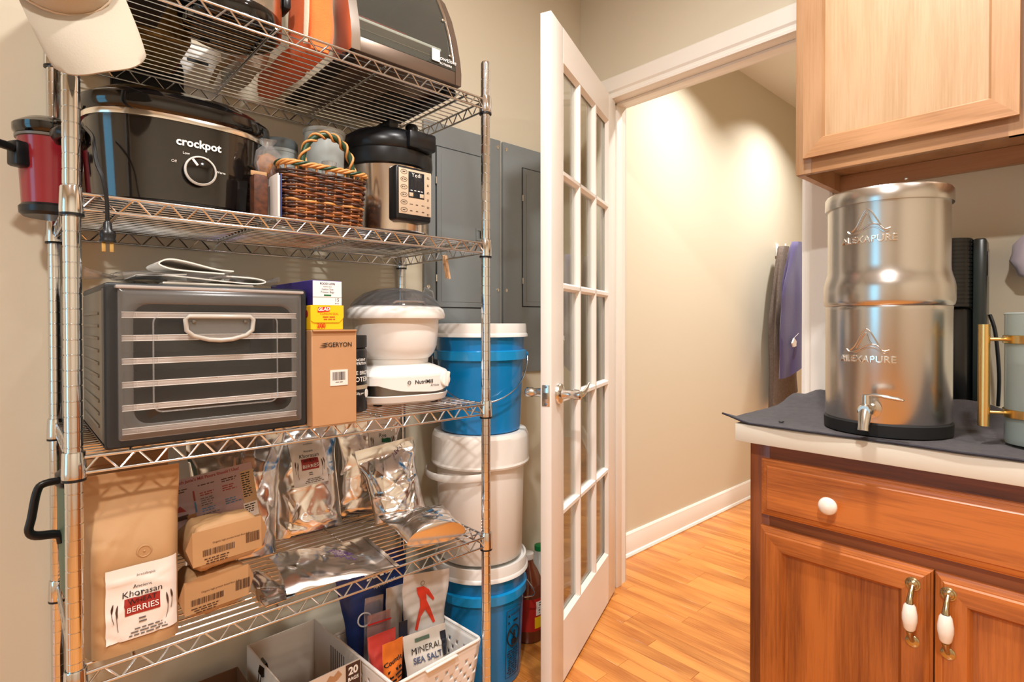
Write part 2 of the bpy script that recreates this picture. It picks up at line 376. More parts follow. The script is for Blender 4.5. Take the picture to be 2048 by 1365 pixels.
ls2 = obj('lever_handle',B().disc_lathe((lx,-TH,lz),(0,-1,0),[(.033,0),(.033,.005),(.030,.010),(.016,.014),(.013,.030),(.013,.048),(.0155,.052),(.0155,.070),(.012,.074)]),'nickel',door)
obj('latch_plate',B().b2(DW,DW+.0015,-TH/2-.0125,-TH/2+.0125,lz-.032,lz+.032,bev=.0006),'nickel',door)
obj('latch_bolt',B().prism([(-.007,-.009),(.007,-.009),(.007,.009),(-.007,.009)],lambda a,c,t:(DW+t-(0.006 if (t>.005 and a<0) else 0),-TH/2+a,lz+c),0,.011),'nickel',door)
for dz in (-.026,.026): obj('screw',B().disc_lathe((DW+.0012,-TH/2,lz+dz),(1,0,0),[(.0042,0),(.0036,.0012),(.001,.0014)],12),'steel_dark',door)
for hz in (.22,1.03,1.84): obj('hinge',B().cyl((-.006,-TH-.002,hz-.045),(-.006,-TH-.002,hz+.045),.006,n=12),'nickel',door)

# ------------------------------------------------------------------ grey electrical panels
def epanel(label, x0, x1, z0, z1, dx0, dx1, dz0, dz1, latch):
    t = T('breaker_panel',label,'breaker panel',(x0,YA,z0),group='grey breaker panels on the wall')
    w_, h_ = x1-x0, z1-z0
    obj('cover_plate',B().b2(0,w_,-.014,-.001,0,h_,bev=.003),'grey_panel',t)
    a0,a1,c0,c1 = dx0-x0,dx1-x0,dz0-z0,dz1-z0
    obj('door_seam',B().frame(a0-.004,a1+.004,c0-.004,c1+.004,.005,-.0148,-.0135),'dark_gap',t)
    d = obj('panel_door',B().b2(a0,a1,-.0185,-.0140,c0,c1,bev=.002),'grey_panel',t)
    obj('raised_field',B().b2(a0+.018,a1-.018,-.0200,-.0180,c0+.018,c1-.022,bev=.0018),'grey_panel',d)
    for hz in (c0+.10,c1-.12): obj('hinge_pin',B().cyl((a0-.004,-.020,hz-.012),(a0-.004,-.020,hz+.012),.003,n=8),'steel_rim',d)
    if latch:
        l=obj('latch',B().frame(a1-.062,a1-.012,latch-z0-.022,latch-z0+.022,.007,-.023,-.0185),'grey_panel',d); obj('latch_slide',B().b2(a1-.043,a1-.030,-.0235,-.0185,latch-z0-.013,latch-z0+.013),'black_plastic',d)
    for sx in (.016,w_-.016):
        for sz in (.016,h_*.36,h_-.028,): obj('screw',B().disc_lathe((sx,-.014,sz),(0,-1,0),[(.0075,0),(.0068,.002),(.003,.0034)],14),'steel_rim',t)
    return t
epanel('grey breaker panel beside the pressure cooker, with a small latch',1.062,1.412,0.95,1.850,1.112,1.345,1.205,1.765,1.475)
epanel('grey breaker panel partly hidden by the french door',1.424,1.774,0.95,1.850,1.527,1.735,1.215,1.765,None)

# ------------------------------------------------------------------ base cabinet, counter, wall cabinet
CF = 1.295   # face frame plane
cab = T('base_cabinet','amber oak base cabinet with a wide drawer and two doors','cabinet',(CF,0.582,0))
def cb(y0,y1): return 0.582-y0, 0.582-y1   # distance along the front; local y runs negative
b=B(); b.b2(.02,.60,-1.12,-.002,.10,.872); b.b2(.07,.60,-1.12,-.002,0,.10); obj('body',b,'oak_frame',cab)
obj('stile',B().b2(0,.02,-.045,0,.10,.872,bev=.001),'oak_frame',cab); obj('stile',B().b2(0,.02,-.73,-.655,.10,.872,bev=.001),'oak_frame',cab)
obj('stile',B().b2(0,.02,-.382,-.324,.10,.66,bev=.001),'oak_frame',cab)
for z0,z1 in ((.832,.872),(.66,.735),(.10,.14)): obj('rail',B().b2(0.0005,.0195,-.655,-.045,z0,z1),'oak_frame_y',cab)
obj('painted_shade',B().b2(.015,.0195,-.655,-.045,.14,.66),'black_matte',cab)  # black sheet paints the shade inside the closed cabinet
def bead_front(y0,y1,z0,z1,t=.019):
    """slab front with stepped edge; local x negative is outwards"""
    b=B(); rs=[]
    for ins,x_ in ((0,0),(0,-t*.55),(.004,-t*.62),(.0045,-t*.72),(.011,-t*.86),(.013,-t*.86),(.016,-t)):
        rs.append([(x_,y0+ins,z0+ins),(x_,y1-ins,z0+ins),(x_,y1-ins,z1-ins),(x_,y0+ins,z1-ins)])
    b.rings(rs); return b
dr = obj('drawer_front',bead_front(-.690,-.031,.708,.836),'oak_amber_y',cab,ang=25)
obj('knob',B().disc_lathe((-.019,-.180,.768),(-1,0,0),[(.0075,0),(.007,.008),(.009,.012),(.0165,.017),(.0185,.023),(.0165,.029),(.010,.033),(.002,.0345)]),'ceramic',dr)
def cdoor(y0,y1,z0,z1,pull_y):
    b=B(); sw=.056; t=.019; rs=[]
    for ins,x_ in ((0,0),(0,-t*.55),(.004,-t*.62),(.0045,-t*.72),(.010,-t*.86),(.012,-t*.86),(.015,-t),(sw-.008,-t),(sw,-t*.45)):
        rs.append([(x_,y0+ins,z0+ins),(x_,y1-ins,z0+ins),(x_,y1-ins,z1-ins),(x_,y0+ins,z1-ins)])
    # four members, mitre free: stiles vertical grain, rails horizontal grain
    d = obj('door',B().b2(-t*.42,-.001,y0+.02,y1-.02,z0+.02,z1-.02),'oak_amber',cab)
    for k,(nm,m) in enumerate((('rail','oak_amber_y'),('stile','oak_amber'),('rail','oak_amber_y'),('stile','oak_amber'))):
        bb=B(); bb.rings([[r[k] for r in rs],[r[(k+1)%4] for r in rs]],closed=False,cap0=False,cap1=False); obj(nm,bb,m,d,ang=25)
    obj('panel',B().b2(-t*.5,-t*.35,y0+sw-.003,y1-sw+.003,z0+sw-.003,z1-sw+.003),'oak_amber',d)
    if pull_y is not None:
        p = obj('pull_handle',B().disc_lathe((-t,pull_y,z1-.032),(-1,0,0),[(.0125,0),(.0125,.002),(.010,.0035),(.009,.003),(.007,.004),(.005,.0065),(.001,.007)]),'brass_antique',d)
        bb=B(); bb.disc_lathe((-t,pull_y,z1-.142),(-1,0,0),[(.0115,0),(.0115,.002),(.009,.004),(.001,.005)])
        obj('rosette',bb,'brass_antique',d)
        bb=B(); zc=z1-.087
        bb.tube([(-t-.003,pull_y,z1-.034),(-t-.012,pull_y,z1-.042),(-t-.022,pull_y,z1-.052),(-t-.0245,pull_y,z1-.062)],[.0045,.0045,.005,.0065],10)
        obj('pull_arm',bb,'brass_antique',d); bb=B()
        bb.tube([(-t-.0245,pull_y,z1-.112),(-t-.020,pull_y,z1-.122),(-t-.012,pull_y,z1-.132),(-t-.003,pull_y,z1-.140)],[.0065,.005,.0045,.0045],10)
        obj('pull_arm',bb,'brass_antique',d)
        obj('porcelain_grip',B().disc_lathe((-t-.0245,pull_y,z1-.062),(0,0,-1),[(.007,0),(.0098,.004),(.0125,.020),(.0125,.030),(.0098,.046),(.007,.050)]),'ceramic',d)
    return d
cdoor(-.352,-.029,.115,.681,-.322)
cdoor(-.680,-.355,.115,.681,-.376)
ct = T('countertop','cream laminate countertop over the oak base cabinet','countertop',(XB,0.604,0.872))
obj('slab',B().b2(-.627,0,-1.14,0,.001,.0385,bev=.002),'laminate',ct)
obj('front_edge',B().b2(-.632,-.627,-1.14,0,-.001,.040,bev=.0015),'laminate',ct)
obj('top_sheet',B().b2(-.630,0,-1.14,-.001,.0388,.0405),'laminate',ct)

# wall cabinet
wc = T('wall_cabinet','pale oak wall cabinet hung above the steel water filter','cabinet',(1.577,0.588,1.545))
H=0.80
b=B(); b.b2(.018,.316,-.018,0,0,H); b.b2(.018,.316,-.95,-.932,0,H); b.b2(.018,.316,-.932,-.018,.048,.060); b.b2(.018,.316,-.932,-.018,H-.018,H); b.b2(.308,.316,-.932,-.018,.06,H)
obj('body',b,'oak_pale',wc)
obj('hanging_rail',B().b2(.296,.3155,-.932,-.018,.002,.047),'oak_pale_y',wc)
obj('stile',B().b2(0,.018,-.040,0,0,H,bev=.001),'oak_pale',wc); obj('stile',B().b2(0,.018,-.50,-.43,0,H),'oak_pale',wc)
obj('rail',B().b2(.0003,.018,-.93,-.040,0,.045,bev=.001),'oak_pale_y',wc); obj('rail',B().b2(.0003,.018,-.93,-.040,H-.05,H),'oak_pale_y',wc)
obj('screw',B().disc_lathe((.296,-.185,.010),(-1,0,0),[(.006,0),(.005,.002),(.002,.003)],14),'steel_rim',wc)
def udoor(y0,y1,z0,z1):
    t=.019; d=obj('door',B().b2(-t*.40,-.001,y0+.02,y1-.02,z0+.02,z1-.02),'oak_pale',wc); sw=.052; rs=[]
    for ins,x_ in ((.009,0),(.009,-.002),(0,-t*.75),(.001,-t),(sw-.006,-t),(sw-.004,-t+.003),(sw,-t*.45)):
        rs.append([(x_,y0+ins,z0+ins),(x_,y1-ins,z0+ins),(x_,y1-ins,z1-ins),(x_,y0+ins,z1-ins)])
    for k,(nm,m) in enumerate((('rail','oak_pale_y'),('stile','oak_pale'),('rail','oak_pale_y'),('stile','oak_pale'))):
        bb=B(); bb.rings([[r[k] for r in rs],[r[(k+1)%4] for r in rs]],closed=False,cap0=False,cap1=False); obj(nm,bb,m,d,ang=25)
    obj('panel',B().b2(-t*.5,-t*.35,y0+sw-.003,y1-sw+.003,z0+sw-.003,z1-sw+.003),'oak_veneer',d)
udoor(-.450,-.024,.036,H-.02); udoor(-.905,-.458,.036,H-.02)

# ------------------------------------------------------------------ wire shelving unit
XL, XR, YF, YBK = 0.0815, 0.9675, 1.164, 1.599
SZ = [1.756, 1.3665, 0.9285, 0.567, 0.100]
S1, S2, S3, S4, S5 = [z+0.0012 for z in SZ]
OX, OY = 0.5245, 1.3815
rack = T('wire_shelving_unit','chrome wire shelving unit with five shelves against the wall','shelving',(OX,OY,0))
hx, hy = (XR-XL)/2, (YBK-YF)/2
pr=[(.0095,0),(.0125,.004),(.0125,.02)]
z=.03
while z<1.845:
    pr += [(.0127,z-.0012),(.0117,z-.0005),(.0117,z+.0005),(.0127,z+.0012)]; z+=.0254
pr += [(.0127,1.850),(.0127,1.853),(.0105,1.858),(.004,1.859)]
b=B(); b.lathe(pr,20); pm=None
def post(sx,sy):
    global pm
    o=obj('post',b if pm is None else pm,'chrome' if pm is None else None,rack,ang=50); pm=o.data; o.location=(sx*hx,sy*hy,0)
for sx,sy in ((-1,-1),(1,-1),(-1,1),(1,1)): post(sx,sy)
def truss(L, n):
    """two rails and a zigzag along local x"""
    b=B(); b.tube([(-L/2,0,-.0024),(L/2,0,-.0024)],.0030,8); b.tube([(-L/2,0,-.0285),(L/2,0,-.0285)],.0027,8)
    p=[]; st=L/n
    for i in range(n):
        x0=-L/2+i*st; p += [(x0+st*.04,0,-.0275),(x0+st*.46,0,-.002),(x0+st*.54,0,-.002),(x0+st*.96,0,-.0275)]
    b.tube(p,.0019,6); return b
meshes={}
def shared(name,key,make,m,parent,loc,rot=None):
    if key in meshes: o=obj(name,meshes[key],None,parent)
    else: o=obj(name,make(),m,parent,ang=50); meshes[key]=o.data
    o.location=loc
    if rot: o.rotation_euler=rot
    return o
for zt_ in SZ:
    sh = bpy.data.objects.new('shelf',None); COL.objects.link(sh); sh.parent=rack; sh.location=(0,0,zt_); sh.empty_display_size=.05
    Lx, Ly = 2*hx-.02, 2*hy-.02
    for sy in (-1,1): shared('side_truss','tx',lambda:truss(Lx,17),'chrome_wire',sh,(0,sy*hy-(0.006 if sy<0 else -.0),0))
    for sx in (-1,1): shared('end_truss','ty',lambda:truss(Ly,9),'chrome_wire',sh,(sx*hx,0,0),(0,0,PI/2))
    for i in range(17): shared('deck_wire','dw',lambda:B().tube([(-hx+.004,0,0),(hx-.004,0,0)],.0017,6),'chrome_wire',sh,(0,-hy+.020+i*(2*hy-.04)/16,-.0006))
    for xx in (.163,.411,.660,.902): shared('crossbar','cb',lambda:B().tube([(0,-hy-.005,0),(0,hy,0)],.0032,8),'chrome_wire',sh,(xx-OX,0,-.0055))
    for sx in (-1,1):
        for sy in (-1,1):
            c=shared('collar','co',lambda:B().lathe([(.0135,-.036),(.0168,-.036),(.0172,-.030),(.0158,.006),(.0150,.008),(.0132,.008)],24,cap0=False,cap1=False),'chrome',sh,(sx*hx,sy*hy,0))
            shared('sleeve_ring','sr',lambda:B().lathe([(.0130,-.0405),(.0170,-.0405),(.0170,-.0362),(.0130,-.0362)],24,cap0=False,cap1=False),'black_plastic',sh,(sx*hx,sy*hy,0))

# ------------------------------------------------------------------ top shelf
def fabric_slab(name, m, parent, w, d, h, seed, amp=.006, taper=.0, nx=10, ny=24, nz=22):
    """soft standing folded cloth: closed box grid pushed by noise"""
    b=B(); r=bmesh.ops.create_cube(b.bm,size=1.0); bmesh.ops.subdivide_edges(b.bm,edges=b.bm.edges[:],cuts=14,use_grid_fill=True)
    for v in b.bm.verts:
        x_,y_,z_=v.co; rx=1-(abs(2*x_)**6)*0; edge=(abs(2*y_)**8+abs(2*z_)**8)
        x_*= (1-.45*min(1,edge))*(1-taper*(z_+.5))
        p=Vector((x_*w,y_*d*(1-taper*.25*(z_+.5)),(z_+.5)*h))
        q=Vector((p.x*9+seed,p.y*14,p.z*11)); n=noise.noise_vector(q)
        k=min(1,(z_+.5)*8)
        p+=Vector((n.x*amp*1.6,n.y*amp*.8,n.z*amp*.5*k)); p.z=max(p.z,0); v.co=p
    return obj(name,b,m,parent,ang=80)
# white cap hung over the front post
capT = T('baseball_cap','white baseball cap hung over the top of the front shelf post','cap',(0.0640,1.134,1.722),(rad(-3),rad(-21),rad(-14)))
# local: crown bulges to -y, bill hangs to -z
b=B(); n=28; R_=.088; rs=[]
for i in range(9):
    t=i/8*PI/2*.97; rr=math.cos(t)*R_; dep=-math.sin(t)*.082
    rs.append([(rr*.90*math.cos(2*PI*k/n), dep-.012, rr*1.04*math.sin(2*PI*k/n)) for k in range(n)])
rs=[[(R_*.90*math.cos(2*PI*k/n)*1.0, .016, R_*1.04*math.sin(2*PI*k/n)) for k in range(n)]]+rs
b.rings(rs,True,False,True); crown=obj('crown',b,'canvas_white',capT,ang=80)
sol=crown.modifiers.new('solid','SOLIDIFY'); sol.thickness=.003; sol.offset=-1
b=B(); m_=20; 
def billp(u,v,off):
    a=(u-.5)*2; x_=a*.070*(1+.0*v); edge=(1-abs(a)**4.0)
    z0=-R_*1.02*math.sqrt(max(0,1-(a*.92)**2))*.98
    zl=-.190+ .030*(abs(a)**3.2)*1.0
    z_=z0+(zl-z0)*v; y_=-.014-.018*math.sin(v*PI*.5)*(1-a*a*.9)+.012*a*a
    return (x_*(1-.07*v**4*abs(a)**2),y_+off,z_)
rsf=[]
for side in (0,1):
    b.grid(lambda u,v:billp(u,v,.0 if side==0 else .004),22,10)
for e in ((0,None),(1,None)): pass
b.grid(lambda u,v:billp(u,1,.004*v),22,1); b.grid(lambda u,v:billp(0,u,.004*v),10,1); b.grid(lambda u,v:billp(1,u,.004*v),10,1)
obj('bill',b,'canvas_white',capT,ang=60)
for zz in (.01,): 
    b=B(); b.tube([(R_*.91*math.cos(PI+PI*k/16),-.0135,R_*1.05*math.sin(PI+PI*k/16)) for k in range(17)],.0018,6); obj('seam',b,'cream_cloth',capT)
bb=B(); bb.tube([(-.008+.012*math.cos(a*.4),-.090,-.012+.014*math.sin(a*.4)) for a in range(9,17)],.002,6); obj('emblem',bb,mat('ink_slate','#5a6470',.7),capT)
# black box, patterned tin, steel cooker
t=T('black_box','black lidded box behind the white cap on the top shelf','box',(.170,1.270,S1)); obj('body',B().box((0,0,.075),(.13,.165,.15),.006),'black_matte',t); obj('lid',B().box((0,0,.165),(.136,.171,.03),.006),'black_matte',t)
mat('tin_gold','#8c7440',.35,.3,vary=.6,vscale=55); mat('tin_band','#6b2f1c',.4,vary=.3,vscale=60)
t=T('patterned_tin','gold and black patterned tin standing by the wall on the top shelf','tin',(.205,1.478,S1))
obj('body',B().box((0,0,.06),(.205,.20,.12),.010),'tin_gold',t); obj('band',B().box((0,.055,.0135),(.208,.075,.024),.004),'tin_band',t); obj('lid',B().box((0,0,.132),(.210,.205,.025),.008),'black_matte',t)
t=T('steel_cooker','stainless steel cooker with black base on the top shelf','cooker',(.357,1.272,S1))
obj('base',B().lathe([(.060,0),(.088,.002),(.098,.012),(.101,.036),(.099,.040)],40),'black_gloss',t)
obj('pot',B().lathe([(.0985,.040),(.0995,.05),(.100,.20),(.103,.205),(.103,.215)],40),'steel_brushed',t)
obj('lid',B().lathe([(.104,.215),(.104,.232),(.080,.262),(.03,.275),(.001,.276)],40),'black_gloss',t)
for a in range(4): obj('foot',B().cyl((.066*math.cos(a*PI/2+.6),.066*math.sin(a*PI/2+.6),-.0),(.066*math.cos(a*PI/2+.6),.066*math.sin(a*PI/2+.6),.004),.010,n=14),'rubber',t)
obj('handle',B().box((.106,-.01,.10),(.018,.05,.03),.006),'black_plastic',t)
# boards slid behind the shelf
def slab_outline(name,poly,y0,y1,m,par):
    b=B(); b.prism(poly,lambda a,c,t:(a,t,c),y0,y1); return obj(name,b,m,par,ang=30)
t=T('white_cutting_board','white cutting board slid between shelving and wall','cutting board',(.372,1.617,S2))
slab_outline('board',rrect(.115,.50,.012,4,0,.25),-.005,.0025,'white_plastic',t)
hole=obj('handle_slot',B().prism(rrect(.05,.016,.007,4,0,.46),lambda a,c,tt:(a,tt,c),-.0056,-.0049),'dark_gap',t)
t=T('black_griddle_tray','black round edged tray slid between shelving and wall','tray',(.262,1.607,S2))
slab_outline('pan',rrect(.152,.47,.055,8,0,.235),-.003,.0035,'black_matte',t); bb=B(); bb.tube([(a,-.0005,c) for a,c in rrect(.146,.464,.053,8,0,.235)],.0032,8,closed=True); obj('rolled_rim',bb,'black_plastic',t)
# orange cloth bag and tan sack
t=T('orange_cloth_bag','orange cloth tote bag folded upright beside the glass oven','cloth bag',(.522,1.372,S1)); o_=fabric_slab('cloth','orange_cloth',t,.072,.120,.27,3.1,.005,.22); o_.location=(.004,-.108,0); o_=fabric_slab('folded_tail','orange_cloth',t,.060,.24,.05,5.1,.004,.1); o_.location=(0,.07,0)
bb=B(); bb.tube([(-.035,-.172+.0,.003),(-.034,-.176,.06),(-.030,-.172,.15),(-.022,-.165,.26)],[.005,.006,.006,.005],8,flat=.6); obj('cream_binding',bb,'cream_cloth',t)
t=T('tan_canvas_sack','tan canvas sack lying between the steel cooker and the orange bag','sack',(.435,1.475,S1)); fabric_slab('sack','cream_cloth',t,.085,.19,.16,7.7,.012,.2)
bb=B(); bb.tube([(-.046,-.09,.006),(-.05,-.0,.012),(-.044,.09,.006)],.006,8,flat=.6); obj('hem',bb,'kraft',t)

# rotisserie oven
ov = T('rotisserie_oven','countertop rotisserie oven with curved glass front and bronze body','oven',(.735,1.37,S1))
mat('bronze','#6f5f53',.35,.6); mat('oven_dark','#1c1a18',.55); mat('oven_steel',(.62,.60,.57),.2,1.0)
def ovprof(o=0):
    P=[(-.200+o,.014+o*.2),(-.201+o,.045),(-.196+o,.080),(-.181+o,.140),(-.160+o,.200),(-.128+o,.262),(-.085+o,.310-o*.4),(-.03,.335-o),(.06,.342-o),(.160,.335-o),(.195-o,.31),(.200-o,.014+o*.2)]
    return P
xl,xr=-.155,.155
for x0,x1,m in ((xl,xl+.022,'oven_steel'),(xr-.018,xr,'bronze')):
    b=B(); b.prism(ovprof(),lambda a,c,tt:(tt,a,c),x0,x1); obj('side_cheek',b,m,ov,ang=30)
obj('floor_pan',B().b2(xl+.02,xr-.016,-.19,.195,.016,.024),'bronze',ov)
obj('lower_rail',B().b2(xl+.022,xr-.018,-.199,-.185,.014,.048,bev=.002),'bronze',ov)
b=B(); P=ovprof(.004); b.rings([[(x_,a,c) for a,c in P[6:11]] for x_ in (xl+.02,xr-.016)],closed=False); obj('hood',b,'oven_dark',ov)
obj('back_wall',B().b2(xl+.02,xr-.016,.188,.196,.02,.32),'oven_dark',ov)
b=B(); G=[(-.1985,.049),(-.1945,.080),(-.1795,.140),(-.1585,.200),(-.127,.262),(-.085,.308)]
Gf=[]
for i in range(len(G)-1):
    for k in range(4): Gf.append((G[i][0]+(G[i+1][0]-G[i][0])*k/4,G[i][1]+(G[i+1][1]-G[i][1])*k/4))
Gf.append(G[-1])
clear('oven_glass',(0.62,0.65,0.62),0.02,0.10,milky=.10,milkcol=(.34,.37,.33))
b.rings([[(x_,a,c) for a,c in Gf] for x_ in (xl+.023,xr-.019)],closed=False); d=obj('glass_door',b,'oven_glass',ov,ang=60)
b=B(); b.tube([(xr-.026,a-.004,c) for a,c in Gf[2:-2]],.0035,8,flat=.5); obj('door_edge_trim',b,'oven_steel',ov)
for x_ in (xl+.010,xr-.010):
    obj('runner_foot',B().b2(x_-.016,x_+.016,-.17,.19,0,.0145,bev=.003),'rubber',ov)
obj('heat_shield',B().b2(.03,.135,-.05,.18,.0145,.0165),'black_matte',ov)
for k in range(7):
    y_=-.14+k*.045; obj('rack_rod',B().tube([(xl+.024,y_,.10),(xr-.02,y_,.10)],.002,6),'chrome_wire',ov)
obj('drip_tray',B().b2(xl+.03,xr-.03,-.16,.16,.026,.038,bev=.004),'steel_dark',ov)
b=B(); b.tube([(-.06,.02,.20),(-.06,-.05,.17),(.05,-.05,.17),(.05,.02,.20)],.003,8); obj('spit_rod',b,'chrome_wire',ov)
pk=T('packaging_sleeve','red and white packaging sleeve lying inside the glass oven','package',(.735-.012,1.33,S1+.1025),(0,0,0)); obj('sleeve',B().b2(-.118,.125,-.13,.06,0,.008,bev=.002),'white_print',pk); obj('red_panel',B().b2(-.119,.02,-.131,.061,.0075,.0092,bev=.0008),mat('pack_red','#c4302c',.4),pk)
lettering('name_print','Showtime',.017,'white_print',ov,lambda x,y:Vector((.105+x,-.2005+(.066+y-.05)*.12,.070+y)),shear=.25); lettering('kind_print','ROTISSERIE',.0075,'white_print',ov,lambda x,y:Vector((.105+x,-.2015,.055+y)))
obj('price_sticker',B().b2(.062,.086,-.2020,-.2010,.056,.086),'paper_white',ov)
for zz,yy in ((.085,-.196),(.19,-.165)): obj('door_screw',B().disc_lathe((xr-.034,yy,zz),(0,-1,.2),[(.004,0),(.004,.002),(.002,.004)],12),'steel_rim',ov)

# ------------------------------------------------------------------ second shelf
def ellip(name,prof,sx,sy,m,parent,p=2.5,n=56,cap0=True,cap1=True): b=B(); b.lathe(prof,n,sx=sx,sy=sy,p=p,cap0=cap0,cap1=cap1); return obj(name,b,m,parent,ang=45)
mat('crock_ring','#c9c5bd',.3)
ck = T('slow_cooker','large black oval slow cooker with a round dial','slow cooker',(.278,1.366,S2))
SX,SY=.170,.126
mat('cooker_black','#171311',0.10,coat=.5,spec=.7)
ellip('body',[(.80,.008),(.86,.010),(.90,.020),(.93,.022),(.985,.160),(.99,.176)],SX,SY,'cooker_black',ck)
ellip('base_ring',[(.80,0),(.88,0),(.905,.008),(.90,.021),(.86,.021)],SX,SY,'black_plastic',ck)
ellip('steel_rim',[(.97,.176),(1.012,.176),(1.018,.181),(1.010,.187),(.97,.187)],SX,SY,'steel_rim',ck)
ellip('stoneware_flange',[(.96,.187),(1.01,.187),(1.045,.193),(1.055,.206),(1.05,.216),(1.01,.219)],SX,SY,'black_gloss',ck)
ellip('lid',[(1.0,.2185),(.98,.224),(.80,.243),(.4,.253),(.01,.255)],SX,SY,'black_gloss',ck)
def cside(x): return -SY*(max(0,1-(abs(x)/SX)**2.5))**(1/2.5)*.965
cpl=lambda cx,cz: (lambda x,y: Vector((cx+x, cside(cx+x)*(1+.0)-.0022-.0028*((cz+y)-.08)/.08, cz+y)))
lettering('name_print','crockpot',.0215,'white_print',ck,cpl(.010,.138),bold=.03,space=1.02)
for s,xx,zz in (('Off',-.034,.098),('Low',-.013,.117),('High',.022,.112),('Warm',.050,.090)): lettering('dial_mark',s,.0070,'white_print',ck,cpl(xx,zz))
kx,kz=.010,.084; kn=Vector((.16,-1,.03)).normalized(); kp=Vector((kx,cside(kx)-.001,kz))
kb=obj('dial',B().disc_lathe(kp,(0,-1,0),[(.0275,0),(.0275,.006),(.026,.012),(.020,.0145),(.001,.015)],36),'black_gloss',ck)
obj('dial_ring',B().disc_lathe(kp+Vector((0,-.0065,0)),(0,-1,0),[(.0284,0),(.0292,.003),(.0292,.007),(.0262,.0090),(.0252,.0075),(.0262,.003)],40),'crock_ring',kb); obj('pointer',B().box(kp+Vector((-.010,-.0150,.015)),(.0045,.0016,.014),.0005,Euler((0,rad(-38),0))),'white_print',kb)
for s in (-1,1):
    b=B(); b.tube([(s*SX*.98,-.035,.138),(s*(SX+.030),-.030,.141),(s*(SX+.036),0,.142),(s*(SX+.030),.030,.141),(s*SX*.98,.035,.138)],[.009]*5,10,flat=1.3,up=(0,0,1)); obj('side_handle',b,'black_plastic',ck,ang=60)
rc = T('small_slow_cooker','small red slow cooker with black handle behind the front post','slow cooker',(.0720,1.492,S2))
obj('body',B().lathe([(.044,.018),(.048,.022),(.0545,.150),(.055,.155)],40),'red_enamel',rc); obj('base',B().lathe([(.040,0),(.046,0),(.052,.006),(.053,.018),(.046,.026)],40),'black_plastic',rc)
obj('rim',B().lathe([(.053,.155),(.058,.156),(.0585,.161),(.053,.163)],40),'crock_grey',rc); obj('lid',B().lathe([(.057,.163),(.0615,.170),(.062,.182),(.058,.186),(.04,.198),(.01,.203),(.001,.203)],40),'black_gloss',rc)
h_=obj('handle_bracket',B().box((-.050,-.030,.115),(.030,.030,.050),.006,Euler((0,0,rad(31)))),'black_plastic',rc); bb=B(); bb.tube([(-.058,-.020,.130),(-.092,-.040,.130),(-.104,-.055,.128),(-.094,-.066,.126),(-.060,-.046,.122)],[.0085,.010,.011,.010,.0085],10,up=(0,0,1),flat=.9); obj('handle',bb,'black_plastic',rc,ang=60)
cd = T('power_cord','black power cord with two prong plug dangling over the shelf edge','power cord',(.127,1.143,1.285))
pts=[(-.020,.105,.215),(-.014,.06,.19),(-.016,.02,.165),(-.013,.006,.130),(-.006,-.002,.105),(-.001,-.002,.070),(0,0,.034)]
def smooth(pts,n=6):
    P=[Vector(p) for p in pts]; out=[]
    for i in range(len(P)-1):
        p0=P[max(i-1,0)];p1=P[i];p2=P[i+1];p3=P[min(i+2,len(P)-1)]
        for k in range(n):
            t=k/n; out.append(.5*((2*p1)+(p2-p0)*t+(2*p0-5*p1+4*p2-p3)*t*t+(3*p1-p0-3*p2+p3)*t**3))
    out.append(P[-1]); return out
b=B(); b.tube(smooth(pts),.0032,8); obj('cable',b,'black_plastic',cd)
pg=obj('plug',B().lathe([(.0035,.036),(.006,.032),(.0065,.022),(.011,.018),(.0118,.012),(.0105,.006),(.0118,.004),(.0115,0)],18,sy=.75),'black_plastic',cd)
for s in (-1,1): obj('prong',B().b2(s*.0055-.0028,s*.0055+.0028,-.0007,.0007,-.016,.001,bev=.0004),'brass',pg)

# wicker basket
bk = T('wicker_basket','brown wicker basket with a twisted green and tan handle','basket',(.526,1.232,S2),(0,0,rad(-1)))
rg=random.Random(9); bw_,bd_,bh_=.196,.118,.122
for i,c in enumerate((('#3b2016','#6b3a1e'),('#6d3a1c','#9a5a2a'),('#2a1813','#4f2c1c'),('#9c6330','#c98f50'))):
    m=bpy.data.materials.new('wicker_%d'%i); m.use_nodes=True; N,L=nt(m); tc=N.new('ShaderNodeTexCoord'); nn=N.new('ShaderNodeTexNoise'); nn.inputs['Scale'].default_value=30; nn.inputs['Detail'].default_value=3
    L.new(tc.outputs['Object'],nn.inputs['Vector']); r=N.new('ShaderNodeValToRGB'); r.color_ramp.elements[0].position=.35; r.color_ramp.elements[1].position=.65; r.color_ramp.elements[0].color=lin(c[0]); r.color_ramp.elements[1].color=lin(c[1])
    L.new(nn.outputs['Fac'],r.inputs[0]); bs=N['Principled BSDF']; L.new(r.outputs[0],bs.inputs['Base Color']); bs.inputs['Roughness'].default_value=.4; MATS['wicker_%d'%i]=m
mat('wicker_tan','#c98f52',.5); mat('wicker_green','#20402a',.4)
def rrpath(w,d,r,n): # evenly spaced points around rounded rectangle
    base=rrect(w,d,r,8); per=[0]; P=base+[base[0]]
    for a,c in zip(P[:-1],P[1:]): per.append(per[-1]+math.hypot(c[0]-a[0],c[1]-a[1]))
    out=[]; tot=per[-1]; j=0
    for k in range(n):
        s=tot*k/n
        while per[j+1]<s: j+=1
        f=(s-per[j])/(per[j+1]-per[j]); a,c=P[j],P[j+1]; x_,y_=a[0]+(c[0]-a[0])*f,a[1]+(c[1]-a[1])*f
        out.append((x_,y_))
    return out
NST=26; nrow=17
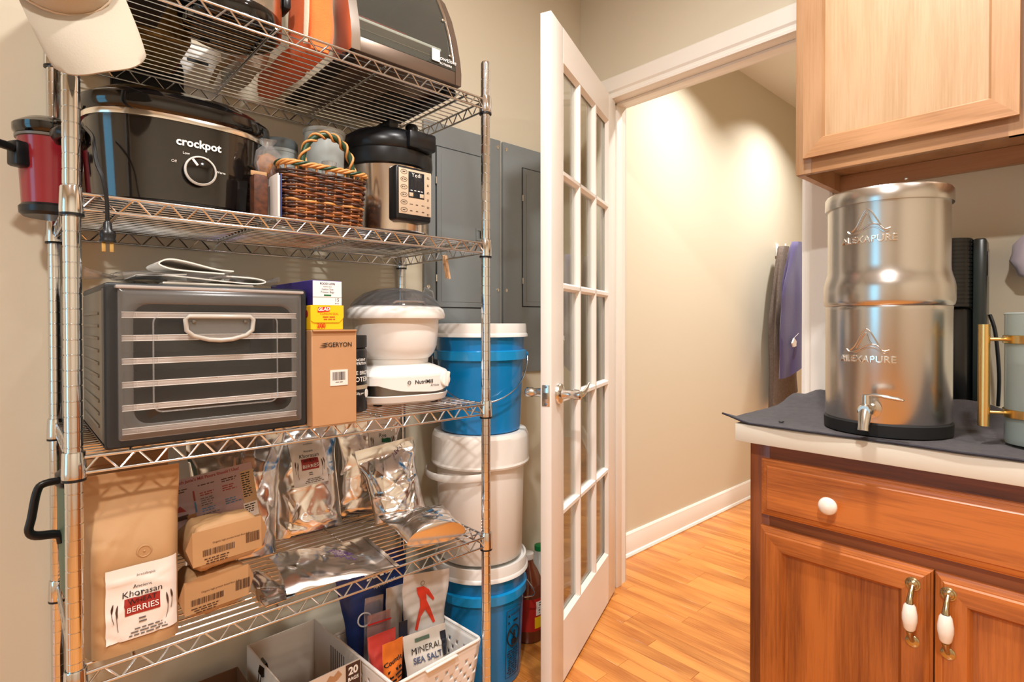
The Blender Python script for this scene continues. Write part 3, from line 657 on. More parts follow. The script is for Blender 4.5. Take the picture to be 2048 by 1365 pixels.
for i in range(nrow):
    zz=.007+i*.0062; f=zz/bh_; w_,d_=bw_-.016*(1-f),bd_-.014*(1-f); n_=NST*5
    P=rrpath(w_,d_,.028,n_); pts=[]; 
    for k,(x_,y_) in enumerate(P):
        ph=2*PI*k/n_*NST/2+ (PI if i%2 else 0); o=math.sin(ph)*.0030; l=math.hypot(x_,y_); pts.append((x_+x_/l*o,y_+y_/l*o,zz+.0008*math.sin(k*.37+i)))
    b=B(); b.tube(pts,.0033,5,closed=True,up=(0,0,1)); obj('weaver',b,'wicker_%d'%rg.choice((0,0,1,1,2,2,3)),bk,ang=80)
P=rrpath(bw_-.002,bd_-.002,.028,NST); P0=rrpath(bw_-.016,bd_-.014,.028,NST)
stm=None
for (x0,y0),(x1,y1) in zip(P0,P):
    o=obj('stake',B().tube([(x0,y0,.002),(x1,y1,bh_-.003)],.0024,6),'wicker_tan',bk)
for i in range(4):
    n_=96; pts=[]
    for k,(x_,y_) in enumerate(rrpath(bw_+.004,bd_+.004,.030,n_)):
        ph=2*PI*k/n_*10+i*PI/2; l=math.hypot(x_,y_); o=.0034*math.cos(ph); pts.append((x_+x_/l*o,y_+y_/l*o,bh_-.004+.0042*math.sin(ph)+.003))
    b=B(); b.tube(pts,.0030,6,closed=True,up=(0,0,1)); obj('rim_braid',b,'wicker_tan' if i else 'wicker_green',bk,ang=80)
b=B(); b.lathe([(1,.001),(1,.005)],32,sx=bw_/2-.012,sy=bd_/2-.010,p=5); obj('base',b,'wicker_0',bk)
ax=[(-.052+.0,-.045,bh_-.01)]
arch=[Vector((.006+.058*math.cos(t),-.046,bh_-.008+.084*math.sin(t)**.85)) for t in [PI-PI*k/40 for k in range(41)]]
b=B(); b.tube(arch,.0062,8); hd=obj('handle',b,'wicker_green',bk,ang=80)
for q in (0,1):
    pts=[]
    for k,p in enumerate(arch):
        d_=(arch[min(k+1,40)]-arch[max(k-1,0)]).normalized(); u=Vector((0,1,0)); v=d_.cross(u); a=k*.62+q*PI; pts.append(p+(u*math.cos(a)+v*math.sin(a))*.0075)
    b=B(); b.tube(pts,.0028,6); obj('handle_wrap',b,'wicker_tan',hd,ang=80)
# cloudy plastic beakers
def beaker(label,loc,r,h,lid=None):
    t=T('plastic_beaker',label,'plastic container',loc); b=B(); b.lathe([(r*.80,0),(r*.82,.002),(r*.97,h*.96),(r,h*.965),(r*1.01,h),(r*.97,h),(r*.94,h*.95),(r*.79,.004)],36); obj('body',b,'cloudy',t)
    if lid: obj('lid',B().lathe([(r*1.0,h),(r*1.02,h+.002),(r*1.0,h+.020),(r*.9,h+.026),(r*.3,h+.028)],36),lid,t)
    return t
beaker('cloudy plastic beaker right behind the wicker basket handle',(.597,1.354,S2),.051,.262)
beaker('cloudy plastic container with grey lid behind the wicker basket',(.515,1.432,S2),.042,.215,mat('lid_grey','#5d6466',.45))
t=T('drinking_glass','small clear glass inside the wicker basket','glass',(.560,1.245,S2+.006)); obj('body',B().lathe([(.014,0),(.015,.003),(.017,.15),(.0175,.15),(.016,.148),(.013,.006)],28),'clear_plastic',t)
# bits between the slow cooker and the basket
t=T('nut_bag','clear plastic bag of brown nuts between slow cooker and basket','bag',(.415,1.222,S2+.092)); b=B(); b.lathe([(.004,-.002),(.022,.006),(.030,.026),(.026,.05),(.010,.066),(.016,.078)],20,sy=.62)
for v in b.bm.verts: v.co+=noise.noise_vector(v.co*45)*.005
obj('film',b,'clear_plastic',t); b=B(); b.lathe([(.004,.0),(.019,.008),(.026,.024),(.021,.040),(.004,.046)],16,sy=.58)
for v in b.bm.verts: v.co+=noise.noise_vector(v.co*90)*.006
obj('nuts',b,mat('nuts','#8a5a35',.6,vary=.5,vscale=90),t)
t=T('snack_packet','orange mesh packet beside the slow cooker foot','packet',(.392,1.212,S2)); obj('packet',B().box((0,0,.045),(.030,.030,.090),.006),mat('net_orange','#4f2812',.6,vary=.6,vscale=80),t); obj('seal',B().box((0,0,.0935),(.032,.004,.010),.001),'kraft',t)
t=T('recipe_booklet','thin white and blue booklet standing beside the wicker basket','booklet',(.4175,1.214,S2)); obj('cover',B().box((0,0,.046),(.0025,.085,.092),.0005),'paper_white',t); obj('pages',B().box((.003,.001,.045),(.0035,.080,.088)),'white_print',t); obj('back_cover',B().box((.0062,0,.046),(.0025,.085,.092),.0005),mat('book_blue','#2a3f78',.5),t)

# pressure cooker
pc = T('pressure_cooker','stainless pressure cooker with black lid and button panel','pressure cooker',(.787,1.376,S2))
obj('body',B().lathe([(.112,.022),(.1165,.026),(.1165,.190),(.1165,.196)],56),mat('steel_polish',(.68,.60,.54),.15,1.0),pc)
obj('base',B().lathe([(.098,0),(.108,.002),(.114,.012),(.114,.024)],48),'black_plastic',pc)
obj('collar',B().lathe([(.116,.194),(.123,.198),(.126,.212),(.125,.236),(.120,.240)],56),'black_plastic',pc)
ld=obj('lid',B().lathe([(.121,.238),(.124,.242),(.125,.262),(.118,.280),(.095,.296),(.05,.305),(.001,.307)],56),'black_plastic',pc)
obj('lid_handle',B().box((.030,-.116,.262),(.085,.045,.048),.008),'black_plastic',pc); obj('lid_handle',B().box((0,.118,.262),(.085,.035,.040),.008),'black_plastic',pc)
obj('lid_grip',B().box((-.02,.0,.312),(.032,.15,.026),.010),'black_plastic',pc)
obj('steam_valve',B().lathe([(.013,.292),(.013,.312),(.017,.314),(.018,.326),(.014,.332)],20,c=(.052,-.045,0)),'black_plastic',pc)
pz0=.046; cp=obj('control_panel',B().b2(-.054,.054,-.1385,-.098,pz0,pz0+.140,bev=.007,seg=3),'black_plastic',pc)
obj('control_face',B().b2(-.046,.0525,-.1400,-.1383,pz0+.016,pz0+.133,bev=.0012),mat('panel_tan','#c9b39a',.35),cp)
FY=-.1404; pl=lambda cx,cz:(lambda x,y:Vector((cx+x,FY-.0004,cz+y)))
obj('display',B().b2(-.018,.030,-.1409,-.1398,pz0+.060,pz0+.127,bev=.0006),mat('display_dark','#20242b',.15),cp)
lettering('name_print','Yedi',.0145,'white_print',cp,lambda x,y:Vector((.006+x,-.1413,pz0+.119+y)),space=1.15)
for k,dx in enumerate((-.009,.002,.013,.022)): 
    obj('segment_window',B().b2(dx-.003,dx+.003,-.1412,-.1408,pz0+.088,pz0+.106),'oven_dark',cp); obj('mode_text',B().b2(dx-.003,dx+.003,-.1412,-.1408,pz0+.078,pz0+.080),'white_print',cp)
for dx in (-.010,.022): obj('key',B().b2(dx-.006,dx+.006,-.1414,-.1408,pz0+.063,pz0+.073,bev=.0004),'panel_tan',cp)
for j in range(6):
    zz=pz0+.124-j*.0195
    bb=B(); bb.tube([(-.0315+.0095*math.cos(a*PI/8),FY-.0006,zz+.0055*math.sin(a*PI/8)) for a in range(16)],.0004,4,closed=True); obj('button_ring',bb,'ink',cp); fine_print('button_print',cp,pl(-.0315,zz),.012,1,.0040,'ink',j+1)
    fine_print('button_print',cp,pl(.042,zz-.004),.008,2,.0032,'ink',j+8)
for j in range(2):
    for i in range(3): fine_print('button_print',cp,pl(-.010+i*.018,pz0+.043-j*.017),.011,1,.0036,'ink',j*3+i+20)
# clothespin
cpn = T('clothespin','wooden clothespin clipped to the end of the second shelf','clothespin',(XR,1.352,1.3375),(rad(14),rad(-20),0))
for s in (-1,1): obj('leg',B().prism([(-.0045,.012),(.0035,.012),(.0045,.0),(.004,-.022),(-.003,-.060),(-.0045,-.060),(-.002,-.02)],lambda a,c,tt:(tt,s*(a*.0+.0042-.0*c)+s*(.0018*(1-(c+.06)/.07))+a*.6,c),-.0045,.0045),mat('pin_wood','#e3bd94',.6),cpn)
bb=B(); bb.tube([(-.006+.004*k/3,.0065*math.cos(k*1.2),-.018+.0065*math.sin(k*1.2)) for k in range(10)],.0008,5); obj('spring',bb,'chrome_wire',cpn)

# ------------------------------------------------------------------ third shelf: dehydrator
dh = T('food_dehydrator','black food dehydrator with clear door and six trays','food dehydrator',(.2965,1.330,S3))
mat('dehyd_body','#26282a',.45,bump=.1,bscale=300); mat('dehyd_side','#6b655a',.35,.55)
hw=.174; yf_,yb_=-.172,.172; HT=.290
obj('left_side',B().b2(-hw,-hw+.012,yf_+.03,yb_,.006,HT-.012,bev=.003),'dehyd_side',dh); obj('right_side',B().b2(hw-.012,hw,yf_+.03,yb_,.006,HT-.012,bev=.003),'dehyd_side',dh)
for k in range(10): obj('side_rib',B().box((-hw-.0005,.02,.035+k*.0225),(.004,.25,.006),.0015),'dehyd_side',dh)
obj('roof',B().b2(-hw,hw,yf_+.002,yb_,HT-.016,HT,bev=.006),'dehyd_body',dh); obj('floor_pan',B().b2(-hw,hw,yf_+.002,yb_,.004,.014,bev=.002),'dehyd_body',dh); obj('back_wall',B().b2(-hw+.01,hw-.01,yb_-.01,yb_,.012,HT-.014),'dehyd_body',dh)
fan=obj('fan_grille',B().disc_lathe((0,yb_-.0105,.14),(0,-1,0),[(.085,0),(.085,.004),(.080,.006),(.03,.006),(.001,.006)],40),'black_plastic',dh)
b=B(); oo=rrect(2*hw,HT-.006,.006,4,0,HT/2); ii=rrect(2*hw-.052,HT-.062,.026,4,0,HT/2-.004)
b.rings([[(a,yf_+.030,c) for a,c in oo],[(a,yf_+.004,c) for a,c in oo],[(a,yf_,c) for a,c in rrect(2*hw-.006,HT-.012,.006,4,0,HT/2)],[(a,yf_,c) for a,c in ii],[(a,yf_+.035,c) for a,c in ii]],True,False,False)
obj('front_bezel',b,'dehyd_body',dh,ang=35)
for k in range(6):
    zz=.026+k*.0405
    tr=obj('tray',B().b2(-hw+.030,hw-.030,yf_+.003,yb_-.03,zz+.004,zz+.0058),mat('tray_mesh',(.42,.40,.39),.35,.0,alpha=.75),dh)
    obj('tray_bar',B().b2(-hw+.024,hw-.024,yf_-.0035,yf_+.002,zz,zz+.011,bev=.002),mat('tray_clear','#e6dad2',.10,alpha=.5,coat=.5),tr)
    for dz_ in (.0008,.0102): obj('painted_glint',B().tube([(-hw+.024,yf_-.0040,zz+dz_),(hw-.024,yf_-.0040,zz+dz_)],.0007,6),'white_plastic',tr)  # white lines paint the glints along each tray bar
    for j in range(9): obj('tray_rib',B().b2(-hw+.045+j*.0323,-hw+.0465+j*.0323,yf_-.0045,yf_-.0030,zz+.0005,zz+.0105),'tray_clear',tr)
dz0,dz1=.018,.279; dwd=.156
b=B(); rs=[]
for w_,h_,y_,r_ in ((2*dwd,dz1-dz0,yf_-.003,.003),(2*dwd,dz1-dz0,yf_-.014,.004),(2*dwd-.010,dz1-dz0-.010,yf_-.018,.005),(2*dwd-.034,dz1-dz0-.044,yf_-.019,.022),(2*dwd-.042,dz1-dz0-.052,yf_-.017,.024),(2*dwd-.098,dz1-dz0-.088,yf_-.017,.014),(2*dwd-.104,dz1-dz0-.094,yf_-.0195,.013)):
    rs.append([(a,y_,c) for a,c in rrect(w_,h_,r_,4,0,(dz0+dz1)/2)])
bb=B(); bb.rings(rs[:5],True,False,False); b.rings(rs[4:],True,False,True); dd=obj('clear_door',b,clear('door_clear',(.93,.925,.92),.05,.05,milky=.02),dh,ang=35)
obj('frosted_border',bb,clear('door_frost',(.75,.74,.73),.20,.09,milky=.14,milkcol=(.50,.48,.46)),dd,ang=35)
bb=B(); bb.tube([(a,yf_-.0185,c) for a,c in rrect(2*dwd-.100,dz1-dz0-.090,.014,5,0,(dz0+dz1)/2)],.0016,6,closed=True); obj('embossed_line',bb,'clear_plastic',dd)
b=B()
hp=[(-.052,.232),(.052,.232),(.058,.226),(.056,.206),(.045,.196),(.02,.189),(0,.1875),(-.02,.189),(-.045,.196),(-.056,.206),(-.058,.226)]
b.tube([(a,yf_-.027,c) for a,c in hp],.0042,8,closed=True); obj('door_handle',b,mat('handle_milky','#cfc8bd',.25,trans=.3),dd,ang=60)
obj('handle_recess',B().prism([(a*.94,.2105+(c-.2105)*.9) for a,c in hp],lambda a,c,tt:(a,tt,c),yf_-.024,yf_-.0205),'smoke_clear',dd)
for s in (-1,1): obj('handle_screw',B().disc_lathe((s*.044,yf_-.024,.222),(0,-1,0),[(.003,0),(.003,.003),(.001,.0035)],12),'steel_dark',dd)
obj('door_top_strip',B().b2(-dwd-.004,dwd+.004,yf_-.020,yf_+.01,dz1,dz1+.006,bev=.002),'tray_clear',dd)
obj('control_pod',B().b2(-.085,.075,yf_+.02,yf_+.12,HT-.001,HT+.006,bev=.003),mat('pod_silver','#a8a196',.3,.5),dh)
for sx in (-1,1):
    for sy in (-1,1): obj('foot',B().cyl((sx*.14,sy*.14,0),(sx*.14,sy*.14,.006),.012,n=14),'rubber',dh)
# folded mat in plastic
fm = T('folded_liner_sheet','folded white liner sheets in a clear bag on the dehydrator','liner',(.275,1.262,S3+HT+.006))
def ribbon(path,width,th,name,m,par,dy=0,seed=0):
    P=smooth(path,6); b=B(); rs=[]
    for i,p in enumerate(P):
        d_=(P[min(i+1,len(P)-1)]-P[max(i-1,0)]).normalized(); nrm=Vector((-d_.z,0,d_.x)); rs.append([p+nrm*th/2+Vector((0,-width/2,0)),p+nrm*th/2+Vector((0,width/2,0)),p-nrm*th/2+Vector((0,width/2,0)),p-nrm*th/2+Vector((0,-width/2,0))])
    b.rings(rs); return obj(name,b,m,par,ang=45)
ribbon([(-.02,0,.016),(-.085,0,.012),(-.10,0,.010),(-.05,0,.013),(.05,0,.006),(.105,0,.004),(.125,0,.009),(.105,0,.015),(.05,0,.017)],.13,.0022,'folded_sheet','white_soft',fm)
ribbon([(.045,-.01,.021),(-.02,-.01,.023),(-.05,-.01,.026),(-.066,-.01,.034),(-.05,-.01,.043),(-.02,-.01,.040),(.03,-.01,.029),(.062,-.01,.027)],.12,.0024,'folded_sheet','white_soft',fm)
b=B(); b.lathe([(.10,.0),(.128,.003),(.135,.009),(.128,.016),(.10,.021),(.02,.022)],40,sy=.56)
for v in b.bm.verts:
    n_=noise.noise_vector(v.co*38); v.co+=Vector((n_.x*.012,n_.y*.010,abs(n_.z)*.007)); v.co.z=max(v.co.z,.0005)
obj('clear_wrap',b,clear('wrap_film',(.93,.93,.93),.06,.10,milky=.04),fm,ang=12)
obj('product_card',B().b2(-.05,.06,-.055,.05,.001,.0022),'paper_white',fm)
for s in (-1,1):
    b=B(); b.grid(lambda u,v:Vector((s*(.125+.045*v),(u-.5)*.09*(1-v*.5),.008+.012*v*math.sin(u*9)+.006*v)),10,4); obj('wrap_tail',b,'wrap_film',fm,ang=15)
# cartons
gx=T('tall_cardboard_box','tall brown cardboard box standing beside the dehydrator','cardboard box',(.5225,1.247,S3))
obj('carton',B().box((0,0,.102),(.101,.220,.204),.0015,seg=1),'cardboard',gx); obj('top_flap',B().box((0,-.112,.2030),(.099,.006,.0035),.001),'cardboard',gx)
fp=lambda cx,cz:plane_at((cx,-.1112,cz),(1,0,0),(0,0,1))
lettering('maker_print','GERYON',.0135,'ink',gx,fp(.012,.172),bold=.01)
for k in range(3): print_shape('emblem_stroke',[(-.022+.002*k,.001),(-.006+.0015*k,.0035),(.0,.0030),(-.008,.0008)],'ink',gx,plane_at((-.014-.0,-.1112,.1665+.0037*k),(1,0,0),(0,0,1)))
obj('label_sticker',B().b2(-.011,.029,-.1113,-.1103,.084,.118),'paper_white',gx)
def barcode(par,place,w,h,seed,m='ink',n=22):
    r=random.Random(seed); b=B(); x_=-w/2
    while x_<w/2-.0005:
        bw__=r.choice((.4,.7,1.1,1.5))*w/60; b.bm.faces.new([b.bm.verts.new(place(a,c)) for a,c in ((x_,-h/2),(x_+bw__,-h/2),(x_+bw__,h/2),(x_,h/2))]); x_+=bw__+r.choice((.5,.9,1.3))*w/60
    o=obj('barcode',b,m,par,fix=False); o['kind']='stuff'; return o
barcode(gx,plane_at((.009,-.1116,.1045),(1,0,0),(0,0,1)),.030,.018,3); fine_print('code_print',gx,plane_at((.009,-.1116,.0915),(1,0,0),(0,0,1)),.022,1,.003,'ink',5)
gl=T('cling_wrap_box','yellow and red cling wrap box stacked on the tall cardboard box','box',(.5085,1.268,S3+.2048))
obj('carton',B().box((0,0,.0258),(.073,.250,.0515),.0012,seg=1),mat('yellow_card','#f0c21a',.4),gl); obj('flap',B().prism([(-.0365,.0525),(-.0365,.020),(-.030,.0155),(.026,.0155),(.0365,.026),(.0365,.0525)],lambda a,c,tt:(a,tt,c),-.1268,-.1252),'yellow_card',gl)
q=lambda cx,cz:plane_at((cx,-.1274,cz),(1,0,0),(0,0,1))
print_shape('logo_ground',[(-.022,-.0065),(.004,-.0045),(.006,.0065),(-.021,.0045)],mat('glad_red','#d4261f',.4),gl,q(-.0,.0435)); lettering('maker_print','GLAD',.0100,'white_print',gl,lambda x,y:Vector((-.0085+x,-.1279,.0438+y+x*.08)),bold=.03,shear=.15)
lettering('kind_print',"CLING'N SEAL",.0066,mat('ink_orange','#c2571a',.5),gl,q(.004,.034)); lettering('count_print','200',.0125,'glad_red',gl,q(-.014,.0085),bold=.03)
fine_print('small_print',gl,q(.004,.0275),.030,2,.0050,'ink_orange',3)
obj('dot_mark',B().disc_lathe((-.0367,-.105,.034),(-1,0,0),[(.008,0),(.008,.0006),(.001,.0007)],20),'ink_red',gl)
fl=T('freezer_bag_box','purple and white freezer bag box on top of the yellow box','box',(.5090,1.268,S3+.2565))
obj('carton',B().box((0,0,.0270),(.064,.250,.0535),.0012,seg=1),mat('purple_card','#3d2f86',.4,vary=.25,vscale=12),fl); obj('end_panel',B().b2(-.0318,.0318,-.1262,-.1248,.0012,.0525),'white_print',fl)
q2=lambda cx,cz:plane_at((cx,-.1266,cz),(1,0,0),(0,0,1)); mi=mat('ink_navy','#27305e',.5)
lettering('maker_print','FOOD LION',.0062,mi,fl,q2(0,.0465),bold=.02)
for k,s in enumerate(('RESEALABLE','Gallon Size','Freezer Bags')): lettering('kind_print',s,(.0035,.0058,.0058)[k],mi,fl,q2(0,(.0405,.0348,.0290)[k]))
obj('green_tab',B().b2(-.008,.008,-.1268,-.1261,.0205,.0238),mat('green_tab','#1d6a44',.5),fl); obj('flap_seam',B().b2(-.0318,.0318,-.1266,-.1262,.0178,.0184),'ink_grey',fl)
lettering('count_print','15',.0105,mi,fl,q2(.021,.0122)); lettering('count_unit','BAGS',.0040,mi,fl,q2(.021,.0050))
# protein tub
tb=T('protein_powder_tub','black protein powder tub between cardboard box and white mixer','tub',(.629,1.300,S3))
R_=.049
obj('body',B().lathe([(R_*.94,0),(R_,.004),(R_,.148),(R_*.96,.154),(R_*.88,.158)],40),'black_plastic',tb); 
b=B(); nn=60; b.rings([[( (R_*.97+(.0008 if (i%2 and 0<j<3) else 0))*math.cos(2*PI*i/nn),(R_*.97+(.0008 if (i%2 and 0<j<3) else 0))*math.sin(2*PI*i/nn),zz) for i in range(nn)] for j,zz in enumerate((.158,.160,.186,.188))]); obj('screw_lid',b,'black_matte',tb,ang=20)
obj('cream_band',B().lathe([(R_+.0004,.056),(R_+.0004,.066)],40,cap0=False,cap1=False),mat('tub_cream','#b9a78c',.5),tb)
def tubp(a0,z0): 
    return lambda x,y: Vector(((R_+.0007)*math.cos(a0+x/R_),(R_+.0007)*math.sin(a0+x/R_),z0+y))
ta=rad(-92)
for s,zz,sz in (('ANCIENT',.128,.0085),('NUTRITION',.119,.0085),('BONE BROTH',.096,.0130),('PROTEIN',.080,.0165),('20g per',.046,.0075)): lettering('label_print',s,sz,'white_print',tb,tubp(ta+.28,zz),bold=.015)
obj('seal',B().disc_lathe(((R_+.0002)*math.cos(ta+.78),(R_+.0002)*math.sin(ta+.78),.044),(math.cos(ta+.78),math.sin(ta+.78),0),[(.011,0),(.011,.001),(.009,.0012)],24),'white_print',tb); lettering('seal_print','20',.010,'brass',tb,tubp(ta+.78,.044))
# stand mixer
mx=T('stand_mixer','white kitchen mixer with lidded bowl on the third shelf','mixer',(.815,1.376,S3),(0,0,rad(-10)))
def se(w_,d_,z_,p=3.0,n=64,cy=0):
    out=[]
    for i in range(n):
        a=2*PI*i/n; ca,sa=math.cos(a),math.sin(a); out.append((w_*math.copysign(abs(ca)**(2/p),ca),cy+d_*math.copysign(abs(sa)**(2/p),sa),z_))
    return out
def loft(name,L,m,par,ang=40,cap0=True,cap1=True): b=B(); b.rings(L,True,cap0,cap1); return obj(name,b,m,par,ang=ang)
loft('base_skirt',[se(.110,.105,.004),se(.128,.118,.010),se(.134,.124,.026),se(.133,.123,.028)],'white_plastic',mx)
loft('dark_band',[se(.131,.121,.026),se(.131,.121,.062)],'steel_dark',mx)
loft('housing',[se(.133,.123,.058),se(.135,.125,.062),se(.136,.126,.080),se(.130,.121,.088),se(.105,.100,.100,2.4),se(.090,.090,.106,2)],'white_plastic',mx)
for sx in (-1,1):
    for sy in (-1,1): obj('foot',B().cyl((sx*.08,sy*.075,0),(sx*.08,sy*.075,.006),.012,n=14),'rubber',mx)
def basept(a,z_,off): 
    p=3.0; ca,sa=math.cos(a),math.sin(a); return Vector(((.1345+off)*math.copysign(abs(ca)**(2/p),ca),(.1245+off)*math.copysign(abs(sa)**(2/p),sa),z_))
b=B(); b.grid(lambda u,v:basept(rad(-158+136*u),.076-( .076-.056+.022*math.sin(PI*min(1,max(0,(u-.25)/.75)))**1.2)*v,.0012),48,6); obj('front_shield',b,'white_plastic',mx,ang=60)
def mplace(a0,z0): return lambda x,y: basept(a0,z0+y,.0020)+ (basept(a0+.01,z0,.002)-basept(a0-.01,z0,.002)).normalized()*x
lettering('maker_print','NutriMill',.0145,'ink',mx,mplace(rad(-84),.062),bold=.015); lettering('model_print','Artiste',.010,'ink_grey',mx,mplace(rad(-72),.0515),shear=.3)
bb=B(); pc0=mplace(rad(-84),.062); bb.tube([pc0(-.043+.0042*math.cos(k*PI/8),.0042*math.sin(k*PI/8)) for k in range(16)],.0008,5,closed=True); obj('ring_mark',bb,'ink',mx)
kp=basept(rad(-52),.064,.001); kd=Vector((.35,-.93,.1)).normalized()
kb=obj('speed_dial',B().disc_lathe(kp,kd,[(.019,0),(.019,.004),(.017,.006),(.001,.007)],28),'white_plastic',mx); obj('dial_grip',B().box(kp+kd*.011,(.008,.012,.042),.003,Euler((rad(0),rad(12),rad(20)))),'white_soft',kb); obj('red_tick',B().box(kp+kd*.006+Vector((.004,0,.018)),(.003,.003,.006),.0005),'glad_red',mx)
loft('neck',[se(.088,.088,.104,2),se(.090,.090,.122,2)],'lid_grey' if False else 'white_soft',mx)
obj('bowl',B().lathe([(.088,.120),(.093,.122),(.104,.134),(.113,.155),(.117,.190),(.1185,.232)],64),'white_plastic',mx)
obj('bowl_flange',B().lathe([(.1185,.228),(.136,.232),(.1375,.240),(.133,.256),(.120,.266),(.112,.266)],64),'white_plastic',mx)
lid=obj('lid',B().lathe([(.126,.266),(.124,.270),(.112,.284),(.090,.301),(.055,.313),(.02,.317),(.001,.3175)],64,cap0=False),clear('lid_smoke',(.52,.51,.52),.06,.10,milky=.22,milkcol=(.25,.25,.26)),mx)
bb=B(); bb.tube([(.062,-.045,.300),(.066,-.048,.318),(.098,-.030,.309),(.104,-.028,.288)],.0022,6); obj('lid_tab',bb,'clear_plastic',lid); bb=B(); bb.tube([(-.05,-.114,.270),(-.045,-.118,.275),(.03,-.123,.275),(.035,-.120,.270)],.003,6); obj('lid_latch',bb,'clear_plastic',lid)

# ------------------------------------------------------------------ bags
class Pouch:
    """soft pouch standing along +z; front is -y; S(u,v,side) gives its skin"""
    def __init__(s,w,h,t,seed,p=2.4,q=1.5,top=.10,back=1.0,wr=.004,ncr=16,full=.62,bend=None,pinch=.35,bot=.8):
        s.w,s.h,s.t,s.seed,s.p,s.q,s.top,s.back,s.wr,s.full,s.bend,s.pinch,s.bot=w,h,t,seed,p,q,top,back,wr,full,bend,pinch,bot
        r=random.Random(seed); s.cr=[]
        for _ in range(ncr):
            a=r.uniform(0,PI); s.cr.append((r.uniform(-.5,.5)*w,r.uniform(.02,1)*h,math.cos(a),math.sin(a),r.uniform(.35,1.0)*wr*r.choice((1,-1,1)),r.uniform(.0022,.0065),r.uniform(.03,.09)))
    def th(s,v):
        e=1-s.top
        if v>=e: k=0
        elif v>s.full*e: k=.5+.5*math.cos(PI*(v-s.full*e)/(e-s.full*e))
        else: k=1
        if v<.08: k*=s.bot+(1-s.bot)*math.sin(v/.08*PI/2)
        return s.t/2*k
    def S(s,u,v,side=-1):
        th=s.th(v); hwid=s.w/2-s.pinch*th
        x=u*hwid; y=th*max(0,1-abs(u)**s.p)**(1/s.q)
        z=v*s.h; wr=0
        o=0 if side<0 else 31.7
        for cx,cz,ca,sa,am,wd,ex in s.cr:
            dx,dz=x-cx,z-cz; d=dx*ca+dz*sa; l=-dx*sa+dz*ca
            wr+=am*math.exp(-abs(d+.004*math.sin(l*60+o))/wd)*math.exp(-(l/ex)**2)
        wr+=s.wr*1.1*noise.noise(Vector((x*14+s.seed+o,z*14,s.seed)))+s.wr*.18*noise.noise(Vector((x*50+o,z*50,s.seed*2)))
        edge=min(1,(1-abs(u))*7)*min(1,v*12+.15)
        y=y+wr*edge*(1 if th>.002 else .35)
        if side>0: y*=s.back
        P=Vector((x+.3*s.wr*noise.noise(Vector((z*30,s.seed,o))),side*(y+.0006),z))
        return s.bend(P) if s.bend else P
    def mesh(s,name,m,par,nu=46,nv=60):
        b=B(); rs=[]
        for j in range(nv+1):
            v=j/nv; rs.append([s.S(-1+2*i/nu,v,-1) for i in range(nu)]+[s.S(1-2*i/nu,v,1) for i in range(nu)])
        b.rings(rs); return obj(name,b,m,par,ang=70)
    def patch(s,name,m,par,x0,x1,z0,z1,off=.0024,n=26):
        b=B(); b.grid(lambda a,c:s.at(x0+(x1-x0)*a,z0+(z1-z0)*c,off),n,n); return obj(name,b,m,par,ang=80)
    def at(s,x,z,off=.002):
        v=min(1,max(0,z/s.h)); hw=s.w/2-s.pinch*s.th(v); u=max(-1,min(1,x/hw)); P=s.S(u,v,-1)
        e=.002; a=s.S(min(1,u+e/hw),v,-1)-s.S(max(-1,u-e/hw),v,-1); c=s.S(u,min(1,v+e/s.h),-1)-s.S(u,max(0,v-e/s.h),-1); n=a.cross(c)
        if n.length>1e-9: n.normalize()
        if n.y>0: n=-n
        return P+n*off
    def place(s,cx,cz,off=.0036,rot=0): 
        cr,sr=math.cos(rot),math.sin(rot); return lambda x,y:s.at(cx+x*cr-y*sr,cz+x*sr+y*cr,off)
def grain_label(P,par,cx,cz,w,h,title1='Ancient',title2='Khorasan',red=True):
    P.patch('paper_label','paper_white',par,cx-w/2,cx+w/2,cz-h/2,cz+h/2); k=w/.1
    if red:
        lettering('label_title',title1,.0085*k,'ink',par,P.place(cx,cz+.21*h)); lettering('label_title',title2,.0150*k,'ink',par,P.place(cx,cz+.115*h))
        P.patch('red_block','ink_red',par,cx-.25*w,cx+.25*w,cz-.17*h,cz+.06*h,.0033,14); lettering('red_print','WHEAT',.0115*k,'ink',par,P.place(cx,cz+.010*h,.0046)); lettering('red_print','BERRIES',.0135*k,'white_print',par,P.place(cx,cz-.095*h,.0046))
    else: lettering('label_title',title2,.018*k,'ink',par,P.place(cx,cz+.06*h)); P.patch('green_block','green_tab',par,cx-.05*w,cx+.30*w,cz-.13*h,cz-.02*h,.0033,6)
    lettering('maker_print','breadtopia',.0062*k,'ink_grey',par,P.place(cx+.05*w,cz+.36*h),shear=.2)
    for s in (-1,1):
        for a,bz,ll in ((.40,.02,.22),(.34,-.10,.30)):
            pts=[P.place(cx,cz,.0034)(s*w*(a-.12*(tt)**2*.0+.02*math.sin(tt*3)),h*(bz-.25+ll*tt*1.2)) for tt in [i/8 for i in range(9)]]
            bb=B(); bb.tube(pts,[.0004]*5+[.0012*k,.0016*k,.0013*k,.0004],5); obj('wheat_ear',bb,'ink_brown',par)
    fine_print('small_print',par,P.place(cx,cz-.24*h),.16*w,2,.0058*k,'ink_grey',7); fine_print('small_print',par,P.place(cx+.08*w,cz-.375*h),.60*w,3,.0050*k,'ink_grey',9)
